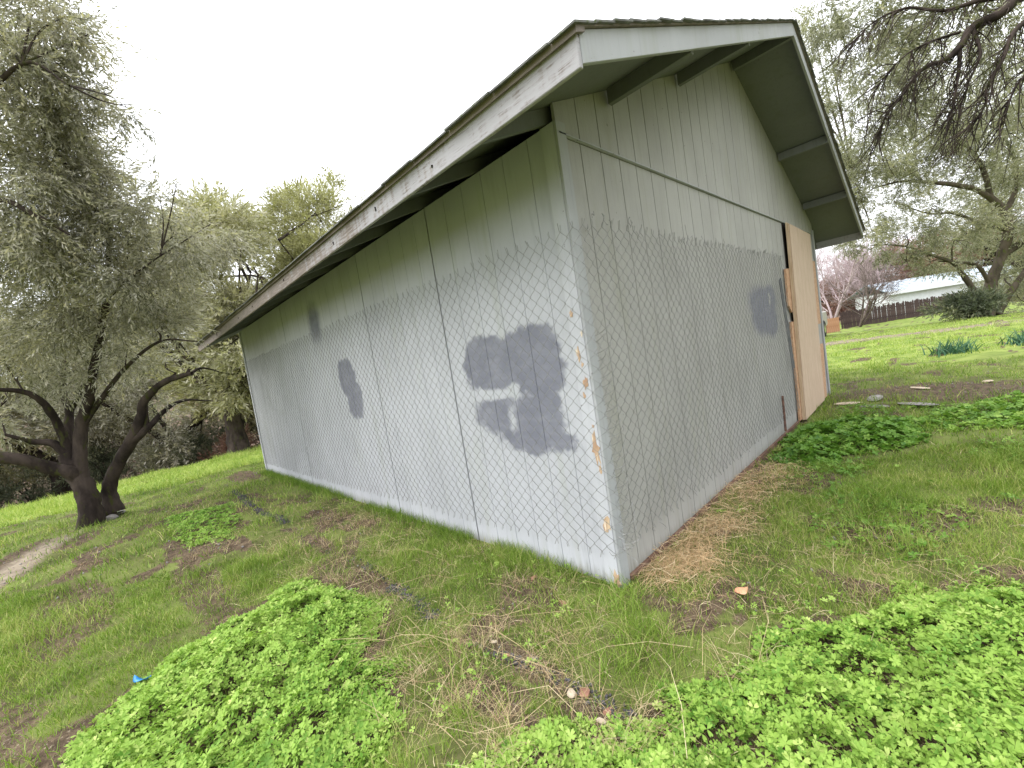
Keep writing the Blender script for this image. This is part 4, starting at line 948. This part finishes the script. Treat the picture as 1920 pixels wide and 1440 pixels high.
# flat scattered straw lying about
def litter(name, n, xr, yr, mat, label, l=(.03, .12), w_=.002, dens=None, curve=.3, hz=.02):
    X = rng.uniform(*xr, n); Y = rng.uniform(*yr, n); k = outside_shed(X, Y)
    if dens is not None: k &= rng.random(n) < dens(X, Y)
    X, Y = X[k], Y[k]; n = len(X); a = rng.uniform(0, 6.28, n); ll = rng.uniform(*l, n); Z = height(X, Y) + rng.uniform(.004, hz, n); V = []
    c = rng.normal(0, curve, n); arch = rng.uniform(0, .35, n) * ll
    for t in (0, .33, .66, 1):
        aa = a + c * t; px = X + np.cos(aa) * ll * t; py = Y + np.sin(aa) * ll * t; zz = Z + arch * 4 * t * (1 - t) * .6; q = w_ / 2 * (1 - .6 * t)
        V += [np.stack([px - np.sin(aa) * q, py + np.cos(aa) * q, zz], -1), np.stack([px + np.sin(aa) * q, py - np.cos(aa) * q, zz + q], -1)]
    V = np.stack(V, 1).reshape(-1, 3); i = np.arange(n)[:, None] * 8
    F = np.concatenate([i + np.array([[2 * s, 2 * s + 1, 2 * s + 3, 2 * s + 2]]) for s in range(3)])
    tag(link(name, npmesh(name, V, F, mat, False, {'tint': np.repeat(np.clip(rng.normal(.5, .25, n), 0, 1), 8)})), label, kind='stuff')
litter('dry_grass', 9500, (-4, 2.2), (-1.5, 1.8), M['dry'], 'loose bleached stalks lying in the grass', dens=lambda X, Y: .25 + .75 * sstep(.45, .6, fbm(X, Y, 1.5, 33)))
litter('dry_grass', 90, (-2.2, .8), (-1.2, -.15), M['dry'], 'long arching bleached stalks', (.25, .55), .0024, None, .7, .03)
litter('straw', 4200, (.0, .75), (.1, 2.5), M['straw'], 'loose orange straw beside the gable wall', (.04, .16), .0024, strawmask, .6, .05)
litter('dead_leaves', 2600, (-8, 3.5), (-3.4, 7), M['rust_leaf'], 'small brown leaf litter', (.01, .03), .008, lambda X, Y: .1 + .9 * dirtmask(X, Y), .2, .01)

# clover
def trefoil(seed, n=3, notch=True, wav=0.0):
    r = np.random.default_rng(seed); V = []; F = []; T = []
    for k in range(n):
        a = 2 * math.pi * k / n + r.uniform(-.15, .15); up = r.uniform(.05, .35); L = r.uniform(.85, 1.1)
        pts = [(0, 0), (.42, -.26), (.82, -.34), (1.02, -.16), (.80 if notch else 1.08, 0), (1.02, .16), (.82, .34), (.42, .26)]
        o = len(V)
        for (u, v) in pts:
            z = up * u + abs(v) * .35; V.append((math.cos(a) * u * L - math.sin(a) * v, math.sin(a) * u * L + math.cos(a) * v, z))
        F += [(o, o + 1, o + 2, o + 4), (o + 2, o + 3, o + 4, o + 4), (o, o + 4, o + 6, o + 7), (o + 4, o + 5, o + 6, o + 6)]
        T += [r.uniform(-.1, .1)] * 8
    V = np.array(V); F = [(a, b, c, d) for a, b, c, d in F]
    tri = []
    for f in F:
        if f[2] == f[3]: tri.append(f[:3])
        else: tri += [(f[0], f[1], f[2]), (f[0], f[2], f[3])]
    return V[:, [2, 0, 1]], np.array(tri), np.array(T)          # template points along +x (its normal)
TRE = [trefoil(i) for i in range(6)] + [trefoil(40, 4), trefoil(41, 5)]
LOBE = [trefoil(20 + i, 5, False) for i in range(4)]
def cover(name, x0, x1, y0, y1, n, tm, mat, label, size, hmax, field, edge=.26, tint0=.5):
    X = rng.uniform(x0, x1, n); Y = rng.uniform(y0, y1, n); f = field(X, Y); ok, d = inframe(X, Y, 120, .15)
    ok &= rng.random(n) < sstep(.02, -.08, f); ok &= outside_shed(X - .02, Y)
    X, Y, f = X[ok], Y[ok], f[ok]; n = len(X)
    body = sstep(.02, -edge * 1.6, f); lump = .35 + .9 * fbm(X, Y, 5.5, 101, 3); gap = sstep(.33, .46, fbm(X, Y, 8, 105, 3))
    H = hmax * body * lump * (.35 + .65 * gap); dz = (1 - rng.random(n) ** 2.2 * .75)
    Z = height(X, Y) + .008 + H * dz
    e = .03; gx = (fbm(X + e, Y, 5.5, 101, 3) - fbm(X - e, Y, 5.5, 101, 3)) / (2 * e) * hmax * .9; gy = (fbm(X, Y + e, 5.5, 101, 3) - fbm(X, Y - e, 5.5, 101, 3)) / (2 * e) * hmax * .9
    D = np.stack([-gx, -gy, np.ones(n)], -1) + rng.normal(0, .45, (n, 3)) * (1, 1, .2)
    T = tint0 + (fbm(X, Y, 2.5, 111) - .5) * .5 + rng.normal(0, .16, n)
    V, F, TT = scatter(tm, np.stack([X, Y, Z], -1), D, size * rng.uniform(.45, 1.3, n), T)
    tag(link(name, npmesh(name, V, F, mat, False, {'tint': TT})), label, kind='stuff'); return n
P_ = lambda poly, amp=.3, sc=3.5: (lambda x, y: polydist(x, y, poly) + (fbm(x, y, sc, 11, 3) - .5) * amp)
nc = cover('clover', -2.3, .3, -3.0, -.8, 44000, TRE, M['clover'], 'dense bright green clover patch at the lower left', .018, .16, P_(CLV_A, .34, 4.5))
nc += cover('clover', -.1, 3.3, -2.0, 1.1, 76000, TRE, M['clover'], 'dense bright green clover patch along the bottom right', .018, .15, P_(CLV_B, .42, 4.0))
nc += cover('clover', -5.8, -3.4, -1.8, -.7, 7000, TRE, M['clover'], 'small clover patch on the slope left of the shed', .018, .07, P_(CLV_C, .25), tint0=.35)
nc += cover('clover', -.9, 1.8, -1.4, 1.3, 2400, TRE, M['clover'], 'scattered clover sprigs between the patches', .013, .05, lambda x, y: sstep(.45, .3, fbm(x, y, 2.3, 131)) * .0 + np.where(fbm(x, y, 2.3, 131) > .52, -.3, .3))
nc += cover('broad_leaf_weeds', 0.03, 1.3, 2.0, 4.3, 5200, LOBE, M['weed'], 'dark green broad leaved weeds near the boarded doorway', .030, .17, P_(WEED_D, .35, 2.5))
nc += cover('broad_leaf_weeds', 1.0, 2.8, 3.4, 5.2, 3600, LOBE, M['weed'], 'broad leaved weeds at the right edge', .030, .12, P_(WEED_E, .6, 2.2), tint0=.7)
nc += cover('broad_leaf_weeds', .5, 1.7, 1.1, 2.2, 1000, LOBE, M['weed'], 'small patch of weeds on the bare lawn', .018, .05, P_(WEED_F, .6, 2.6), tint0=.75)
nc += cover('broad_leaf_weeds',   .3, 3.0, .9, 4.9, 9500, TRE, M['weed'], 'low green weeds scattered through the thin lawn', .018, .04, lambda x, y: np.where(fbm(x, y, 1.9, 141) > .48, -.3, .3), tint0=.6)
print('blades', ng, 'clover', nc)

# strap leaved clumps on the lawn
def clump(px, py, d, label, s=1.0):
    b = at(px, py, d); x, y = b[0], b[1]; root = empty('strap_leaf_clump', (x, y, float(height(x, y))), label, 'plant', 'strap leaved clumps on the lawn')
    n = 190; X = x + rng.normal(0, .16 * s, n); Y = y + rng.normal(0, .16 * s, n)
    me = blade_mesh('leaves', X, Y, rng.uniform(.2, .42, n) * s, rng.uniform(.016, .028, n), rng.uniform(.2, 1.2, n), rng.normal(.45, .22, n), M['daffodil'], 4, .7); attach('leaves', me, root)
clump(1785, 665, 8.6, 'dark blue green strap leaved clump on the lawn'); clump(1935, 655, 8.2, 'dark strap leaved clump cut by the right edge of the picture')

# stones and small debris
def stone(px, py, d, size, mat, label, group, seed, name='stone', cat='stone'):
    p = at(px, py, d); 
    # onto the ground along that ray
    r = (FW + RT * (px - 960) / FPX + UP * (720 - py) / FPX); t = d
    for _ in range(8): q = CAMP + r * t; t = t * (CAMP[2] - float(height(q[0], q[1])) - size[2] * .3) / (CAMP[2] - q[2])
    q = CAMP + r * t
    o = link(name, rock_mesh(name, size, mat, seed), None, tuple(q)); tl = .2 if size[2] > .5 * size[1] else .02; o.rotation_euler = (rng.uniform(-tl, tl), rng.uniform(-tl, tl), rng.uniform(0, 6)); tag(o, label, cat, group); return o
gs_ = 'loose stones and brick bits in the grass'
stone(1073, 1300, 1.65, (.026, .022, .022), M['cream'], 'round cream stone beside the broken brick piece', gs_, 1)
stone(1097, 1300, 1.66, (.036, .024, .02), M['brick'], 'broken reddish brown brick piece beside the cream stone', gs_, 2, 'brick_piece', 'brick piece')
stone(1140, 1333, 1.55, (.022, .015, .014), M['brick'], 'flat dull red stone at the edge of the right clover', gs_, 3)
stone(1181, 1337, 1.55, (.018, .014, .014), M['darkstone'], 'dark grey stone at the edge of the right clover', gs_, 4)
stone(1000, 1084, 2.6, (.028, .018, .02), M['brick'], 'red brick chip in the grass below the long wall', gs_, 5, 'brick_piece', 'brick piece')
stone(1056, 1130, 2.3, (.026, .016, .018), M['brick'], 'red brick chip just left of the lush tuft', gs_, 6, 'brick_piece', 'brick piece')
stone(927, 1203, 2.0, (.018, .014, .012), M['cream'], 'small pale stone in the gravel line', gs_, 7)
stone(951, 1229, 1.9, (.018, .014, .012), M['brick'], 'small pink stone below the gravel line', gs_, 8)
stone(1002, 1236, 1.9, (.02, .015, .016), M['stone'], 'grey brown stone near the end of the gravel line', gs_, 9)
stone(1127, 1352, 1.5, (.02, .014, .012), M['cream'], 'tan stone just above the right clover', gs_, 10)
gf = 'flat stepping stones on bare ground past the doorway'
for i, (px, py, dd, s, lb) in enumerate([(1640, 762, 5.5, (.17, .10, .03), 'pale broken paving slab nearest the doorway'), (1640, 746, 5.8, (.26, .09, .025), 'long pinkish flat stone behind the pale slab'), (1590, 756, 5.8, (.16, .07, .02), 'tan flat stone left of the slabs'),
                                 (1722, 727, 6.3, (.15, .07, .02), 'small tan flat stone on the bare soil'), (1720, 757, 5.6, (.20, .09, .02), 'grey flat stone in the mud'), (1850, 715, 6.2, (.07, .05, .03), 'small pale stone at the right of the bare ground')]):
    stone(px, py, dd, s, M[['stone', 'stone', 'cream', 'cream', 'stone', 'cream'][i]], lb, gf, 20 + i)
# gravel line: dark stones in patches
X = rng.uniform(-6.2, .55, 5200); Y = -.76 + .03 * np.sin(X * 3) + rng.normal(0, .022, len(X)); k = rng.random(len(X)) * (1 + 2 * (X > -.55)) < sstep(.50, .62, fbm(X, Y * 0, 1.6, 151)) + .7 * (np.abs(X + .98) < .3) + .04; X, Y = X[k], Y[k]
bm = bmesh.new(); bmesh.ops.create_icosphere(bm, subdivisions=1, radius=1); tv = np.array([v.co for v in bm.verts]) * (1, .8, .6); tf = np.array([[v.index for v in f.verts] for f in bm.faces]); bm.free()
n = len(X); s = rng.uniform(.004, .012, n); V, F, _ = scatter([(tv, tf, np.zeros(len(tv)))], np.stack([X, Y, height(X, Y) + s * .3], -1), rng.normal(size=(n, 3)), s, np.zeros(n))
tag(link('gravel', npmesh('gravel', V, F, M['darkstone'])), 'dark gravel in a broken line along the drip edge', kind='stuff')
X = rng.uniform(-8, 3.4, 5000); Y = rng.uniform(-3.4, 8, 5000); k = (rng.random(5000) < dirtmask(X, Y) * .8 + .03) & outside_shed(X, Y); X, Y = X[k], Y[k]
n = len(X); s = rng.uniform(.004, .014, n); V, F, _ = scatter([(tv, tf, np.zeros(len(tv)))], np.stack([X, Y, height(X, Y) + s * .2], -1), rng.normal(size=(n, 3)), s, np.zeros(n))
tag(link('pebbles', npmesh('pebbles', V, F, M['stone'])), 'small crumbs of soil and pebbles on the bare patches', kind='stuff')
# fallen brown leaf, blue scrap
def leafobj(px, py, d, s, mat, name, label, cat):
    r = (FW + RT * (px - 960) / FPX + UP * (720 - py) / FPX); t = d
    for _ in range(8): q = CAMP + r * t; t = t * (CAMP[2] - float(height(q[0], q[1])) - .03) / (CAMP[2] - q[2])
    q = CAMP + r * t; n = 7; V = []; F = []
    for i in range(n):
        for j in range(n):
            u = i / (n - 1) * 2 - 1; v = j / (n - 1) * 2 - 1; w_ = (1 - abs(u) ** 2.2) * .62 + .05
            V.append((u * s, v * s * w_, .25 * s * u * u + .2 * s * math.sin(v * 3 + u * 2)))
    for i in range(n - 1):
        for j in range(n - 1): F.append((i * n + j, (i + 1) * n + j, (i + 1) * n + j + 1, i * n + j + 1))
    me = MB().add(V, F).mesh(name, mat, smooth=True); o = link(name, me, None, tuple(q)); o.rotation_euler = (.25, -.2, rng.uniform(0, 6))
    sm = o.modifiers.new('thickness', 'SOLIDIFY'); sm.thickness = .0012; tag(o, label, cat)
M['deadleaf'] = simple('fallen_orange_leaf', [(.5, .25, .14), (.62, .36, .22)], 15)
leafobj(1390, 1108, 2.1, .034, M['deadleaf'], 'fallen_leaf', 'curled orange brown leaf in the grass right of the corner', 'leaf')
leafobj(266, 1274, 2.15, .042, M['blue'], 'plastic_scrap', 'crumpled bright blue plastic scrap at the edge of the left clover', 'litter')
# tiny pale flowers
